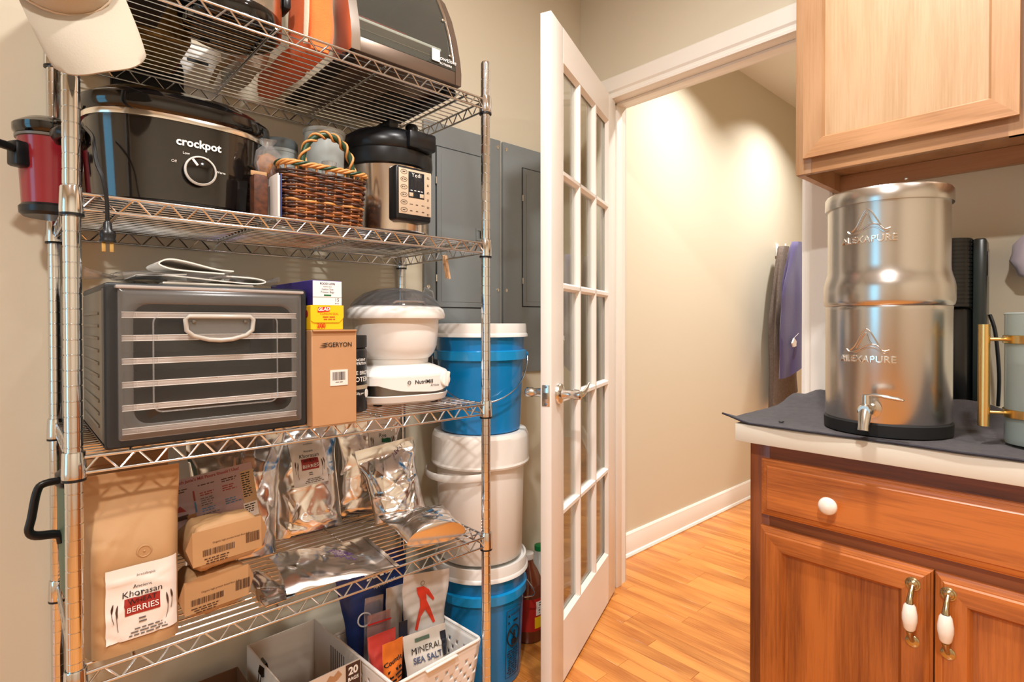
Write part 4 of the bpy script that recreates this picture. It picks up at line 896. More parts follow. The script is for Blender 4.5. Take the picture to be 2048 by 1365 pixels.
# big kraft bags
kb1=T('kraft_grain_bag','tall kraft paper bag with a white and red grain label','paper bag',(.168,1.207,S4),(rad(-1),0,0))
P=Pouch(.150,.312,.078,11,p=7,q=1.2,top=.05,wr=.0028,ncr=20,full=.50,pinch=.10,bot=.95); P.mesh('bag','kraft',kb1); grain_label(P,kb1,.008,.088,.106,.128)
obj('degassing_valve',B().disc_lathe(P.at(.012,.172,.0),(0,-1,0),[(.012,-.002),(.012,.0015),(.0095,.0025),(.0085,.0015),(.002,.0015),(.001,.0028)],24),'kraft',kb1)
kb2=T('kraft_bag_behind','second kraft paper bag standing behind the labelled one','paper bag',(.164,1.288,S4)); P=Pouch(.150,.332,.060,12,p=7,q=1.2,top=.06,wr=.0035,full=.5,pinch=.10); P.mesh('bag','kraft_dark',kb2); obj('top_fold',B().box((0,-.002,.322),(.145,.006,.016),.002),'kraft_dark',kb2)
# small kraft bags lying with their bottoms to the front
def small_kraft(label,loc,rot,w,t,h,seed,tz):
    o=T('kraft_flour_bag',label,'paper bag',loc,rot,group='small kraft flour bags stacked on the fourth shelf')
    def bend(Pp):
        z=Pp.z; k=max(0,(z-.05)/.1); return Pp
    P=Pouch(w,h,t,seed,p=6,q=1.2,top=.10,wr=.0065,ncr=24,full=.50,pinch=.14,bot=.90); P.mesh('bag','kraft',o,30,34)
    # base print (bag bottom faces the viewer at local z=0)
    ends=lambda cx,cy:(lambda x,y:Vector((cx+x,cy-y,-.0016)))
    obj('bottom_flap',B().prism([(-w*.44,-t*.40),(w*.44,-t*.40),(w*.44,t*.38),(-w*.44,t*.38)],lambda a,c,tt:(a,c,tt),-.0009,.001),'kraft',o)
    barcode(o,ends(-.018,.010),.060,.012,seed,'ink_brown'); barcode(o,ends(.048,.004),.028,.020,seed+5,'ink_brown'); lettering('base_print','Organic high protein bread flour 5 lb',.0048,'ink_brown',o,ends(.006,-.006)); 
    fine_print('base_print',o,ends(-.022,.022),.055,3,.0045,'ink_brown',seed)
    for s in (-1,1): obj('gusset_ear',B().prism([(s*w*.44,-t*.42),(s*w*.52,-t*.05),(s*w*.44,t*.36)],lambda a,c,tt:(a,c,tt),-.001,.0015),'kraft_dark',o)
    return o
small_kraft('lower small kraft bag with barcodes resting on the wire shelf',(.307,1.205,S4+.043),(rad(-90),0,rad(5)),.135,.082,.125,21,0)
small_kraft('upper small kraft bag with barcodes lying on another kraft bag',(.325,1.196,S4+.130),(rad(-93),rad(0),rad(7)),.150,.084,.130,22,0)
# printed card
cdT=T('flour_guide_card','printed flour guide card leaning behind the small kraft bags','card',(.345,1.333,S4+.128),(rad(-12),rad(-4.5),rad(4)))
cw,chh=.176,.125
obj('card',B().b2(-cw/2,cw/2,0,.0012,0,chh),mat('card_lilac','#b89a98',.5),cdT)
cq=lambda cx,cz:plane_at((cx,-.0006,cz),(1,0,0),(0,0,1))
obj('side_column',B().b2(cw/2-.030,cw/2,-.0005,.0005,.0,chh-.016),mat('card_tan','#c3a27a',.5),cdT); obj('lower_strip',B().b2(-cw/2,cw/2-.030,-.0004,.0005,0,.022),mat('card_brown','#7e5a3c',.6),cdT); obj('notice',B().b2(cw/2-.032,cw/2-.002,-.0009,.0004,.004,.036),'paper_white',cdT)
lettering('card_title',"Which Janie's Mill Flours Should I Use?",.0088,'ink_red',cdT,cq(-.010,chh-.008),bold=.02)
r_=random.Random(2)
for col,(x0,nl,z0,m) in enumerate(((-.078,2,chh-.023,'ink_brown'),(-.030,1,chh-.023,'ink_brown'),(.018,2,chh-.023,'ink_brown'),(-.028,2,chh-.040,'ink_red'),(-.028,4,chh-.052,'ink_grey'),(-.028,2,chh-.074,mat('ink_blue','#4a7fa8',.5)),(-.028,3,chh-.086,'ink_grey'),(.018,3,chh-.038,'ink_red'),(.020,3,chh-.068,'ink_blue'))):
    fine_print('card_text',cdT,cq(x0,z0),.034,nl,.0048,m,col+1,align='LEFT')
fine_print('column_text',cdT,cq(cw/2-.028,chh-.022),.022,11,.0052,'ink',12,align='LEFT')
fine_print('notice_text',cdT,lambda x,y:Vector((cw/2-.030+x,-.0011,.031+y)),.026,4,.0050,'ink',13,align='LEFT')
for x_,z_,m in ((-.041,.072,'ink_red'),(-.041,.048,'ink_blue')): obj('colour_bar',B().b2(x_,x_+.003,-.0009,.0004,z_,z_+.022),m,cdT)
print_shape('cake_slice',[(-.012,-.004),(.012,-.006),(.001,.008)],'ink_red',cdT,cq(-.070,.062)); obj('pie_tin',B().prism([(-.013,.004),(.013,.004),(.009,-.005),(-.009,-.005)],lambda a,c,tt:(-.068+a,tt,.045+c),-.0009,.0003),'ink_brown',cdT); obj('layer_cake',B().prism([(-.009,.007),(.009,.007),(.009,-.007),(-.009,-.007)],lambda a,c,tt:(-.050+a,tt,.040+c),-.0009,.0003),mat('cake_tan','#b98250',.6),cdT); obj('cupcake',B().prism([(-.010,-.002),(-.006,.005),(0,.008),(.006,.005),(.010,-.002),(.006,-.008),(-.006,-.008)],lambda a,c,tt:(-.066+a,tt,.016+c),-.0009,.0003),'card_tan',cdT)
# foil pouches
def foil(name_label,loc,rot,w,h,t,seed,lab=None,**k):
    o=T('foil_pouch',name_label,'foil pouch',loc,rot,group='silver foil grain pouches on the fourth shelf'); P=Pouch(w,h,t,seed,**k); P.mesh('foil','foil',o)
    bb=B(); bb.grid(lambda a,c:P.S(-1+2*a,.955+.04*c,-1)+Vector((0,-.0008,0)),16,2); obj('heat_seal',bb,'steel_rim',o)
    return o,P
KW=dict(wr=.0055,ncr=26)
o,P=foil('large silver foil pouch behind the printed flour card',(.400,1.440,S4),(rad(-6),rad(5),rad(2)),.235,.335,.085,31,**KW)
o,P=foil('silver foil pouch with a white and red wheat label',(.618,1.500,S4),(rad(-9),rad(-3),rad(-6)),.205,.318,.085,32,**KW); grain_label(P,o,.004,.190,.092,.125)
o,P=foil('silver foil pouch with a rye label standing at the back corner',(.800,1.540,S4),(rad(-2),rad(4),rad(-8)),.205,.290,.066,33,**KW); grain_label(P,o,.040,.222,.090,.11,title2='Rye',red=False)
o,P=foil('silver foil pouch leaning back against the rye pouch',(.850,1.410,S4+.004),(rad(-17),rad(-9),rad(-14)),.178,.215,.075,34,**KW); scribble('pen_note',o,P.place(.03,.185,.0012,.6),.045,.016,mat('pen_violet','#5b3a7a',.6),4)
o,P=foil('silver foil pouch lying at the right front with its base outwards',(.825,1.192,S4+.026),(rad(-83),0,rad(-10)),.195,.178,.085,35,wr=.005,ncr=18,back=.45,full=.5,bot=.9); P.patch('paper_label','paper_white',o,-.02,.055,.105,.165); fine_print('label_title',o,P.place(.010,.150),.045,1,.010,'ink',3); fine_print('small_print',o,P.place(.02,.128),.05,3,.006,'ink_grey',4)
o,P=foil('silver foil pouch lying flat at the front with violet handwriting',(.440,1.262,S4+.014),(rad(-90),rad(0),rad(-97)),.215,.250,.058,36,wr=.0042,ncr=18,back=.40,full=.35,bot=.95)
for k in range(3): scribble('pen_note',o,P.place(.02-.018*k,.150,.0012,1.2),.05,.014,'pen_violet',k+2)
o,P=foil('silver foil pouch lying flat beside the kraft bags',(.403,1.305,S4+.008),(rad(-90),0,rad(-176)),.066,.150,.034,37,wr=.003,ncr=10,back=.35,full=.5)
# green tumbler with black handle
tm=T('handled_tumbler','large green tumbler with black handle behind the front post','tumbler',(.137,1.400,S4))
obj('body',B().lathe([(.048,.004),(.052,.006),(.054,.035),(.062,.060),(.066,.24),(.066,.262)],40),mat('tumbler_green','#5d7260',.45),tm); obj('base_ring',B().lathe([(.046,0),(.053,.001),(.055,.032),(.050,.034)],40),'steel_rim',tm)
obj('lid',B().lathe([(.066,.262),(.069,.265),(.069,.285),(.06,.292),(.01,.294)],40),'black_plastic',tm); b=B(); b.tube(smooth([(-.055,-.018,.276),(-.085,-.022,.275),(-.096,-.024,.262),(-.104,-.027,.215),(-.108,-.028,.192),(-.098,-.026,.180),(-.066,-.018,.172),(-.060,-.016,.155)],4),.0085,10,flat=.75); obj('handle',b,'black_plastic',tm,ang=70)

# ------------------------------------------------------------------ bottom shelf
def open_carton(t,w,d,h,m_out,m_in,th=.003,dy=0):
    b=B(); b.b2(-w/2,w/2,-d/2,-d/2+th,0,h); obj('front_wall',b,m_out,t); obj('back_wall',B().b2(-w/2,w/2,d/2-th,d/2,0,h),m_out,t)
    obj('left_wall',B().b2(-w/2,-w/2+th,-d/2+th,d/2-th,0,h),m_out,t); obj('right_wall',B().b2(w/2-th,w/2,-d/2+th,d/2-th,0,h),m_out,t); obj('bottom',B().b2(-w/2+th,w/2-th,-d/2+th,d/2-th,.0,.004),m_in,t)
bx=T('bag_carton','open white carton marked 20 bags on the bottom shelf','carton',(.561,1.418,S5),(0,0,rad(2)))
mat('carton_white','#d8cabb',.6,bump=.04,bscale=120); open_carton(bx,.186,.262,.196,'carton_white','cardboard_in')
obj('print_block',B().b2(.052,.091,-.1322,-.1309,.135,.194),'ink_brown',bx); lettering('count_print','20',.026,'white_print',bx,plane_at((.0715,-.1326,.176),(1,0,0),(0,0,1)),bold=.04); lettering('count_unit','BAGS',.012,'white_print',bx,plane_at((.0715,-.1326,.156),(1,0,0),(0,0,1)),bold=.03)
print_shape('leaf_print',[(-.02,0),(-.01,.012),(.0,.006),(.012,.016),(.022,.002),(.008,-.008),(-.008,-.010)],'cardboard',bx,plane_at((.02,-.1314,.176),(1,0,0),(0,0,1)))
for k in range(7): obj('ingredient_line',B().b2(.0895,.0902,-.05+k*.012,-.045+k*.012,.08,.165),'ink_grey',bx)
obj('side_print',B().b2(-.0936,-.0928,-.12,-.05,.02,.16),'ink_navy',bx)
t=T('brown_carton','small brown open carton on the bottom shelf at the left','carton',(.335,1.395,S5)); open_carton(t,.21,.30,.150,'cardboard_in','cardboard_in'); 
t=T('pink_ribbon','pink ribbon strip hanging out of the brown carton','ribbon',(.330,1.262,S5+.092)); ribbon([(-.03,0,-.04),(-.012,0,.02),(.004,0,.055),(.026,0,.066)],.012,.001,'strip',mat('pink','#d9757c',.6),t)
t=T('binder_clip','black binder clip on the edge of the white carton','clip',(.4745,1.44,S5+.196)); obj('jaw',B().prism([(-.010,-.028),(.009,-.028),(.0022,.004),(-.0022,.004)],lambda a,c,tt:(a-.002,tt,c),-.016,.016),'black_gloss',t); bb=B(); bb.tube([(-.012,-.008,-.028),(-.016,-.006,-.055),(-.016,.006,-.055),(-.012,.008,-.028)],.001,6); obj('wire_arm',bb,'black_gloss',t)
# perforated basket
pb=T('perforated_basket','white plastic basket with round holes on the bottom shelf','basket',(.8065,1.312,S5),(0,0,rad(3)))
W2,D2,H2=.138,.150,.183
def holed(nm,fn,nu,nv,skip0):
    b=B()
    for j in range(nv):
        for i in range(nu):
            c=[(i/nu,j/nv),((i+1)/nu,j/nv),((i+1)/nu,(j+1)/nv),(i/nu,(j+1)/nv)]
            if j<skip0 or j>=nv-2 or (i+j)%2: b.bm.faces.new([b.bm.verts.new(fn(*q)) for q in c]); continue
            cx,cy=(i+.5)/nu,(j+.5)/nv; hs=[]
            for k in range(8):
                a=rad(-157.5+45*k); hs.append(b.bm.verts.new(fn(cx+.26/nu*math.cos(a),cy+.26/nv*math.sin(a))))
            o=[b.bm.verts.new(fn(*q)) for q in c]
            for q in range(4):
                b.bm.faces.new((o[q],o[(q+1)%4],hs[(2*q+2)%8],hs[2*q+1])); b.bm.faces.new((o[q],hs[2*q+1],hs[2*q]))
    ob=obj(nm,b,'white_plastic',pb,ang=30); md=ob.modifiers.new('s','SOLIDIFY'); md.thickness=.0025; return ob
tp=lambda z: .86+.14*z/H2
holed('front_wall',lambda u,v:Vector(((u*2-1)*W2*tp(v*H2),-D2*tp(v*H2),v*H2)),16,10,1)
holed('right_wall',lambda u,v:Vector((W2*tp(v*H2),(u*2-1)*D2*tp(v*H2),v*H2)),18,10,1)
holed('left_wall',lambda u,v:Vector((-W2*tp(v*H2),(u*2-1)*D2*tp(v*H2),v*H2)),18,10,1)
holed('back_wall',lambda u,v:Vector(((u*2-1)*W2*tp(v*H2),D2*tp(v*H2),v*H2)),16,10,1)
obj('floor_plate',B().b2(-W2*.86,W2*.86,-D2*.86,D2*.86,0,.003),'white_plastic',pb)
bb=B(); bb.tube([(a,c,H2) for a,c in rrect(2*W2,2*D2,.012,4)],.0042,8,closed=True,up=(0,0,1)); obj('rim',bb,'white_plastic',pb)
obj('grip_lip',B().box((0,-D2-.004,H2-.004),(.10,.014,.004),.0015),'white_plastic',pb)
# bags in the basket
def bag(name,label,loc,rot,w,h,tk,seed,m,**k):
    kk=dict(wr=.004,ncr=16); kk.update(k)
    o=T(name,label,'bag',loc,rot); P=Pouch(w,h,tk,seed,**kk); P.mesh('bag',m,o,26,32); return o,P
mat('pouch_white','#cdc6be',.35,coat=.2); mat('pouch_salt','#d5cbbf',.45); mat('navy_bag','#1c2f63',.4,vary=.1,vscale=12); mat('orange_bag','#e8792a',.35,coat=.2); mat('red_bag','#c4453c',.3,coat=.3); mat('navy_dark','#20242f',.4)
bz=S5+.004
o,P=bag('sea_salt_bag','white bag printed mineral sea salt in the perforated basket',(.822,1.222,bz),(rad(-9),0,rad(-8)),.126,.216,.034,51,'pouch_salt')
for s,zz,sz,m in (('MINERAL',.172,.0215,'ink'),('SEA SALT',.150,.0195,'ink_slate2'),('NATURAL GRAIN',.120,.0098,'ink')):
    mat('ink_slate2','#4d5570',.5); lettering('salt_print',s,sz,m,o,P.place(.0,zz),bold=(.02 if s=='SEA SALT' else 0))
P.patch('dark_corner','navy_dark',o,.043,.060,.14,.20); P.patch('landscape_print','tumbler_green',o,-.03,.012,.193,.203)
o,P=bag('white_pouch','glossy white pouch with a red figure shaped window in the basket',(.850,1.318,bz),(rad(-3),rad(6),rad(-8)),.146,.325,.062,52,'pouch_white',wr=.005)
RP=[(1570,290),(1640,288),(1690,320),(1735,400),(1720,415),(1662,352),(1655,400),(1692,470),(1722,568),(1700,575),(1640,468),(1592,515),(1562,615),(1545,608),(1555,540),(1590,445),(1594,385),(1574,340)]
bb=B(); pts=[P.place(0,0,.0025)((x-1667)/555*.178,.335-(y-140)*.00032) for x,y in RP]; bb.bm.faces.new([bb.bm.verts.new(p) for p in pts]); bmesh.ops.triangulate(bb.bm,faces=bb.bm.faces[:]); obj('red_window',bb,mat('win_red','#d83a22',.3,coat=.4),o,fix=False)
lettering('web_print','ITS',.026,'ink_red',o,P.place(.032,.130),bold=.03); lettering('web_print','.com',.016,'ink',o,P.place(.066,.128),bold=.02); bb=B(); bb.tube([P.place(-.012,.296,.0015)(.006*math.cos(k*PI/8),.006*math.sin(k*PI/8)) for k in range(16)],.0006,5,closed=True); obj('recycle_mark',bb,'ink_grey',o)
bag('grey_pouch','narrow grey white pouch squeezed between the basket bags',(.794,1.366,bz),(rad(-1),rad(2),rad(-4)),.055,.300,.018,53,'pouch_white')
o,P=bag('navy_flour_bag','navy blue paper bag at the back of the basket',(.800,1.408,bz),(rad(-2),rad(-7),rad(-6)),.205,.370,.045,54,'navy_bag'); lettering('bag_print','NATURALLY.',.012,'white_print',o,P.place(.03,.286)); fine_print('bag_print',o,P.place(.02,.325),.11,2,.014,'white_print',6,h=.35); fine_print('bag_print',o,P.place(.06,.24),.05,2,.008,'white_print',8); bb=B(); bb.tube([P.place(-.045,.215,.002)(.018*math.cos(k*PI/10),.018*math.sin(k*PI/10)) for k in range(20)],.0022,5,closed=True); obj('round_seal',bb,'white_print',o); P.patch('gold_tab','card_tan',o,-.035,-.012,.210,.218)
o,P=bag('clear_zip_bag','clear zip bag with green labelled packet in the basket',(.722,1.366,bz+.0),(rad(-2),rad(4),rad(-4)),.056,.290,.020,55,'clear_plastic'); 
t=T('seed_packet','small green labelled seed packet inside the clear zip bag','packet',(.731,1.370,bz+.11),(rad(-2),rad(4),rad(-4))); obj('packet',B().box((0,0,.05),(.032,.006,.10),.002),mat('seed_green','#47604a',.5,vary=.4,vscale=40),t); obj('stripe',B().box((0,-.0034,.060),(.028,.001,.02)),'paper_white',t)
bag('red_candy_bag','crumpled red plastic bag beside the white carton','',(0,0,0),.1,.1,.01,1,'red_bag') if False else None
o,P=bag('red_snack_bag','crumpled red plastic bag behind the orange one',(.731,1.289,bz),(rad(-1),rad(-3),rad(-6)),.078,.232,.040,56,'red_bag',wr=.007)
o,P=bag('pink_zip_bag','pale pink zip bag standing behind the red bag',(.728,1.330,bz),(rad(-2),rad(2),rad(-4)),.068,.262,.018,57,clear('zip_pink',(.9,.72,.72),.1,.1,milky=.25,milkcol=(.7,.45,.42))); P.patch('zip_strip','glad_red',o,-.045,.045,.236,.240)
o,P=bag('orange_bean_bag','orange printed bag leaning at the front of the basket',(.722,1.240,bz),(rad(-2),rad(1),rad(2)),.062,.228,.030,58,'orange_bag',wr=.005)
lettering('bag_print','Countle',.016,'ink',o,P.place(-.002,.180,.0025,.15),bold=.02)
fine_print('bag_print',o,P.place(0,.160,.0025,.10),.050,6,.0115,'ink',11)
bag('dark_tea_packet','small dark blue packet between the red bag and the salt bag',(.783,1.284,bz),(rad(-2),0,rad(-6)),.026,.240,.010,59,'navy_dark')

# ------------------------------------------------------------------ buckets
BX,BY=1.160,1.424
def pail(label,z0,h,r,m,m2,bail,back=False):
    t=T('plastic_pail',label,'bucket',(BX,BY,z0)); rb=r*.88
    obj('body',B().lathe([(rb*.96,0),(rb,.004),(r*.965,h*.80),(r*.97,h-.004),(r*.97,h)],64),m,t)
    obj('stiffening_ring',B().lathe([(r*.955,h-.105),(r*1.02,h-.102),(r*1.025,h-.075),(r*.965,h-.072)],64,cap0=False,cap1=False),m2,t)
    ld=obj('lid',B().lathe([(r*.97,h-.030),(r*1.055,h-.030),(r*1.05,h-.022),(r*1.025,h-.018),(r*1.02,h+.004),(r*1.01,h+.012),(r*.97,h+.012),(r*.955,h+.004),(.01,h+.004)],64),'white_plastic',t)
    b=B()
    if bail=='hang':
        p=[]
        for k in range(21):
            a=PI*k/20; dirv=Vector((math.cos(rad(-39)),math.sin(rad(-39)),0)); side=Vector((-dirv.y,dirv.x,0)); fr=-side
            p.append(dirv*(r*1.04*math.cos(a))+fr*(r*1.09*math.sin(a)**.9)+Vector((0,0,h-.09-.140*math.sin(a))))
        b.tube(p,.0022,8); obj('bail_handle',b,'chrome_wire',t)
        for s in (1,-1): obj('bail_ear',B().disc_lathe(dirv*(s*r*1.0)+Vector((0,0,h-.09)),dirv*s,[(.010,0),(.009,.008),(.004,.010)],14),m2,t)
    return t
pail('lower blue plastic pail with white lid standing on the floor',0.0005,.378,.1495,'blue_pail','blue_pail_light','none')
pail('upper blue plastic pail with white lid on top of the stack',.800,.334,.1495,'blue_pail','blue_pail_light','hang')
lp=[o for o in bpy.data.objects if o.name=='plastic_pail'][0]
b=B(); p=[]
A0=rad(-38)
for k in range(11):
    a=A0-.0+k*.012; rr=.153+.030*math.sin(k/10*PI); p.append((rr*math.cos(A0+ .02*k),rr*math.sin(A0+.02*k),.288-.075*(k/10)**1.0-.02*math.sin(k/10*PI)))
b.tube(p,.0022,8); obj('bail_handle',b,'chrome_wire',lp)
# warning print on the lower pail
def pailp(a0,z0): return lambda x,y: Vector(((.1335+.0125*(z0+y)/.3+.0022)*math.cos(a0+x/.14),(.1335+.0125*(z0+y)/.3+.0022)*math.sin(a0+x/.14),z0+y))
wa=rad(-82); pq=pailp(wa,0)
def ringstroke(name,pts,r,closed=True): b=B(); b.tube(pts,r,5,closed=closed); return obj(name,b,'ink',lp)
bp=[pq(a,c) for a,c in ((-.032,.03),(.032,.03),(.032,.245),(-.032,.245))]
ringstroke('warning_border',[pq(-.032+.064*i/8,.03) for i in range(9)]+[pq(.032,.03+.215*i/8) for i in range(1,9)]+[pq(.032-.064*i/8,.245) for i in range(1,9)]+[pq(-.032,.245-.215*i/8) for i in range(1,8)],.0008)
lettering('warning_print','WARNING',.0095,'ink',lp,pailp(wa+.05,.228),bold=.03); fine_print('warning_print',lp,pailp(wa+.05,.206),.030,1,.0095,'ink',5,h=.7)
for zz in (.228,.206): print_shape('warning_triangle',[(-.005,-.0045),(.005,-.0045),(0,.005)],'ink',lp,pailp(wa-.16,zz))
ringstroke('prohibition_ring',[pq(.027*math.cos(k*PI/12),.158+.033*math.sin(k*PI/12)) for k in range(24)],.0022); ringstroke('prohibition_bar',[pq(-.019+.038*k/4,.182-.048*k/4) for k in range(5)],.002,False)
print_shape('bucket_pictogram',[(-.012,.150),(.010,.150),(.012,.132),(-.010,.132)],'ink',lp,pq); print_shape('child_pictogram',[(-.006,.155),(-.002,.176),(.006,.176),(.008,.155)],'ink',lp,pq)
fine_print('warning_text',lp,pailp(wa,.113),.056,11,.0075,'ink',6)
wp=T('white_food_bucket','tall white bucket with ribbed screw lid between the blue pails','bucket',(BX,BY,.3955)); r=.1485
obj('body',B().lathe([(r*.90,0),(r*.92,.004),(r*.965,.29),(r*.97,.40),(r*.96,.402)],64),'white_soft',wp)
b=B(); n=120; rs=[]
for zz,rr in ((.300,r*.97),(.300,r*1.075),(.306,r*1.09),(.312,r*1.075),(.316,r*1.070),(.384,r*1.065),(.392,r*1.06),(.4035,r*1.02),(.4035,r*.95),(.4025,.01)):
    rs.append([((rr+(.0016 if (i%2 and .314<zz<.39 and (i//10)%3!=2) else 0))*math.cos(2*PI*i/n),(rr+(.0016 if (i%2 and .314<zz<.39 and (i//10)%3!=2) else 0))*math.sin(2*PI*i/n),zz) for i in range(n)])
b.rings(rs); obj('screw_lid',b,'white_soft',wp,ang=18)
b=B(); p=[]
for k in range(25):
    a=rad(237-180*k/24); e=max(0,math.sin(PI*k/24)); rr=r*(1.04+.17*e**.7); p.append((rr*math.cos(a),rr*math.sin(a),.283-.012*e))
b.tube(p,.0026,8,flat=4.4,up=(0,0,1)); h=obj('strap_handle',b,'white_soft',wp,ang=70)
for v in h.data.vertices: pass
for a in (57,237): obj('handle_lug',B().box((r*1.0*math.cos(rad(a)),r*1.0*math.sin(rad(a)),.282),(.016,.03,.034),.004,Euler((0,0,rad(a)))),'white_soft',wp)
# jugs on the floor behind the buckets
mat('cider','#7a3a22',.12,trans=.25,coat=.4); clear('milk_plastic',(.9,.9,.88),.3,.05,milky=.55,milkcol=(.78,.78,.74))
jg=T('cider_vinegar_jug','brown vinegar jug with red and yellow label beside the pails','jug',(1.405,1.452,.0005)); b=B(); b.lathe([(.046,0),(.058,.004),(.060,.02),(.060,.175),(.054,.205),(.036,.245),(.022,.268),(.019,.285)],36); obj('bottle',b,'cider',jg); obj('cap',B().lathe([(.021,.285),(.022,.287),(.022,.305),(.019,.307)],24),'white_plastic',jg)
lb=obj('label',B().lathe([(.0604,.045),(.0604,.160)],36,cap0=False,cap1=False),mat('lab_red','#b5261f',.4),jg)
def jp(a0,z0): return lambda x,y: Vector((.0612*math.cos(a0+x/.06),.0612*math.sin(a0+x/.06),z0+y))
b=B(); f_=jp(rad(-62),0); b.grid(lambda u,v:f_(-.045+.09*u,.10+.05*v),14,1); obj('fact_panel',b,'paper_white',lb); b=B(); b.grid(lambda u,v:f_(-.05+.10*u,.055+.04*v),14,1); obj('yellow_panel',b,'yellow_card',lb)
fine_print('label_text',jg,lambda x,y:Vector((.0618*math.cos(rad(-62)+x/.06),.0618*math.sin(rad(-62)+x/.06),.144+y)),.07,5,.0088,'ink',3)
mj=T('milk_jug','translucent milk jug with green cap on the floor by the door','jug',(1.552,1.535,.0005)); b=B(); b.lathe([(.05,0),(.064,.006),(.064,.15),(.056,.19),(.03,.232),(.019,.246),(.019,.252)],32,p=2.6); obj('jug',b,'milk_plastic',mj,ang=60); obj('cap',B().lathe([(.021,.250),(.0215,.252),(.0215,.268),(.019,.270)],24),mat('green_cap','#1d8a4a',.35),mj)
bb=B(); bb.tube([(.03,-.045,.215),(.05,-.052,.195),(.055,-.056,.15),(.048,-.056,.12)],.008,8); obj('grip',bb,'milk_plastic',mj)

# ------------------------------------------------------------------ things on the counter
CT=.9128
tw=T('grey_towel','grey terry towel spread over the countertop','towel',(1.264,.636,CT))
TL,TWd=.60,.98
def towel(u,v):
    x=u*TL; y=-v*TWd; z=.0045
    z+=.0012*noise.noise(Vector((x*30,y*30,2)))
    g=lambda cx,cy,s,a: a*math.exp(-(((x-cx)**2+(y-cy)**2)/s**2))
    z+=g(.44,-.05,.080,.045)*(.8+.2*math.sin(y*60)) + .052*math.exp(-((x-.380)/.034)**2-((y+.40)/.115)**2)
    z+=.016*max(0,(1-v*16))*max(0,1-u*9)        # curled corner
    x+=.006*noise.noise(Vector((y*7,1.3,u*2)))*(1 if u<.2 else .3)
    if u==0: x-=.002
    return Vector((x,y,max(z,.0042)))
b=B(); b.grid(towel,70,100); tc_=obj('terry_cloth',b,'towel_grey',tw,ang=80)
b=B(); b.tube([towel(0,i/60)+Vector((-.001,0,-.0015)) for i in range(61)],.0026,6); obj('hem',b,mat('towel_dark','#2f2e36',.9),tw)
b=B(); b.lathe([(.002,0),(.006,.001),(.005,.003),(.001,.004)],10,sx=1.3); obj('lint_speck',b,'ink',tw,loc=(.055,-.115,.0058))
TZ=CT+.0062
fl_=T('water_filter','stainless steel two chamber water filter on the counter','water filter',(1.398,.335,TZ))
obj('base_ring',B().lathe([(.108,0),(.1155,.001),(.1165,.024),(.112,.028)],72),'rubber',fl_)
obj('lower_chamber',B().lathe([(.112,.026),(.1135,.030),(.1135,.255),(.1142,.262),(.1135,.2635)],96),'steel_brushed',fl_)
obj('upper_chamber',B().lathe([(.1135,.2640),(.1165,.267),(.1182,.275),(.1182,.302),(.1170,.312),(.1130,.326),(.1105,.337),(.1100,.350),(.1100,.480)],96),'steel_brushed',fl_)
obj('lid',B().lathe([(.1105,.474),(.1150,.474),(.1156,.478),(.1152,.499),(.1120,.504),(.06,.508),(.001,.5085)],96),'steel_brushed',fl_)
obj('lid_knob',B().lathe([(.010,.508),(.012,.512),(.018,.516),(.018,.522),(.010,.526)],24),'black_plastic',fl_)
TA=rad(176.0)
def fp_(z0,R_,off): return lambda x,y: Vector(((R_+off)*math.cos(TA+x/R_),(R_+off)*math.sin(TA+x/R_),z0+y))
def emboss(z0,R_):
    cu=bpy.data.curves.new('t','FONT'); cu.body='ALEXAPURE'; cu.size=.0185; cu.align_x='CENTER'; cu.align_y='CENTER'; cu.extrude=.0026; cu.bevel_depth=.0005; cu.space_character=1.05; cu.resolution_u=3
    to=bpy.data.objects.new('t',cu); me=bpy.data.meshes.new_from_object(to); bpy.data.objects.remove(to); bpy.data.curves.remove(cu)
    for v in me.vertices: v.co=fp_(z0,R_,v.co.z)(v.co.x,v.co.y)
    me.materials.clear(); obj('embossed_name',me,'steel_rim',fl_)
    q=lambda x,y: fp_(z0+.024,R_,.0004)(x,y)
    for pts in ([(-.030,-.006),(-.020,.004),(-.004,.034),(.006,.034),(.020,.010),(.024,.002)],[(-.018,-.002),(-.004,.024),(.001,.028),(.006,.014),(.012,.006)],[(-.038,-.004),(-.030,-.010),(-.014,-.006),(.006,.006),(.020,.004),(.030,-.006),(.040,-.004)],[(-.034,-.012),(-.018,-.010),(.004,.000),(.018,-.002),(.030,-.011),(.038,-.010)]):
        bb=B(); bb.tube(smooth([q(*p) for p in pts],5),.0014,6); obj('embossed_peak',bb,'steel_brushed',fl_)
emboss(.398,.110); emboss(.155,.1135)
sa=rad(181); sd=Vector((math.cos(sa),math.sin(sa),0)); sp=sd*.1135+Vector((0,0,.057)); 
sg=obj('spigot',B().disc_lathe(sp,sd,[(.019,0),(.019,.003),(.011,.005),(.011,.026),(.013,.028),(.013,.046),(.010,.050)],28),'nickel',fl_)
c_=sp+sd*.036; side=Vector((-sd.y,sd.x,0))
bb=B(); bb.tube([c_+Vector((0,0,.004)),c_+sd*.010-Vector((0,0,.010)),c_+sd*.016-Vector((0,0,.030)),c_+sd*.018-Vector((0,0,.038))],[.012,.0115,.0095,.010],16); obj('spout',bb,'nickel',sg,ang=60); obj('valve_stem',B().cyl(c_,c_+Vector((0,0,.030)),.0085,.0075,n=18),'nickel',sg)
bb=B(); e=c_+Vector((0,0,.027)); lv=side
bb.tube([e-lv*.006,e+lv*.012+Vector((0,0,.004)),e+lv*.026+Vector((0,0,.003)),e+lv*.052+Vector((0,0,.000)),e+lv*.062+Vector((0,0,-.002))],[.006,.0055,.007,.0075,.004],12,flat=.5,up=(0,0,1)); obj('tap_lever',bb,'nickel',sg,ang=60)
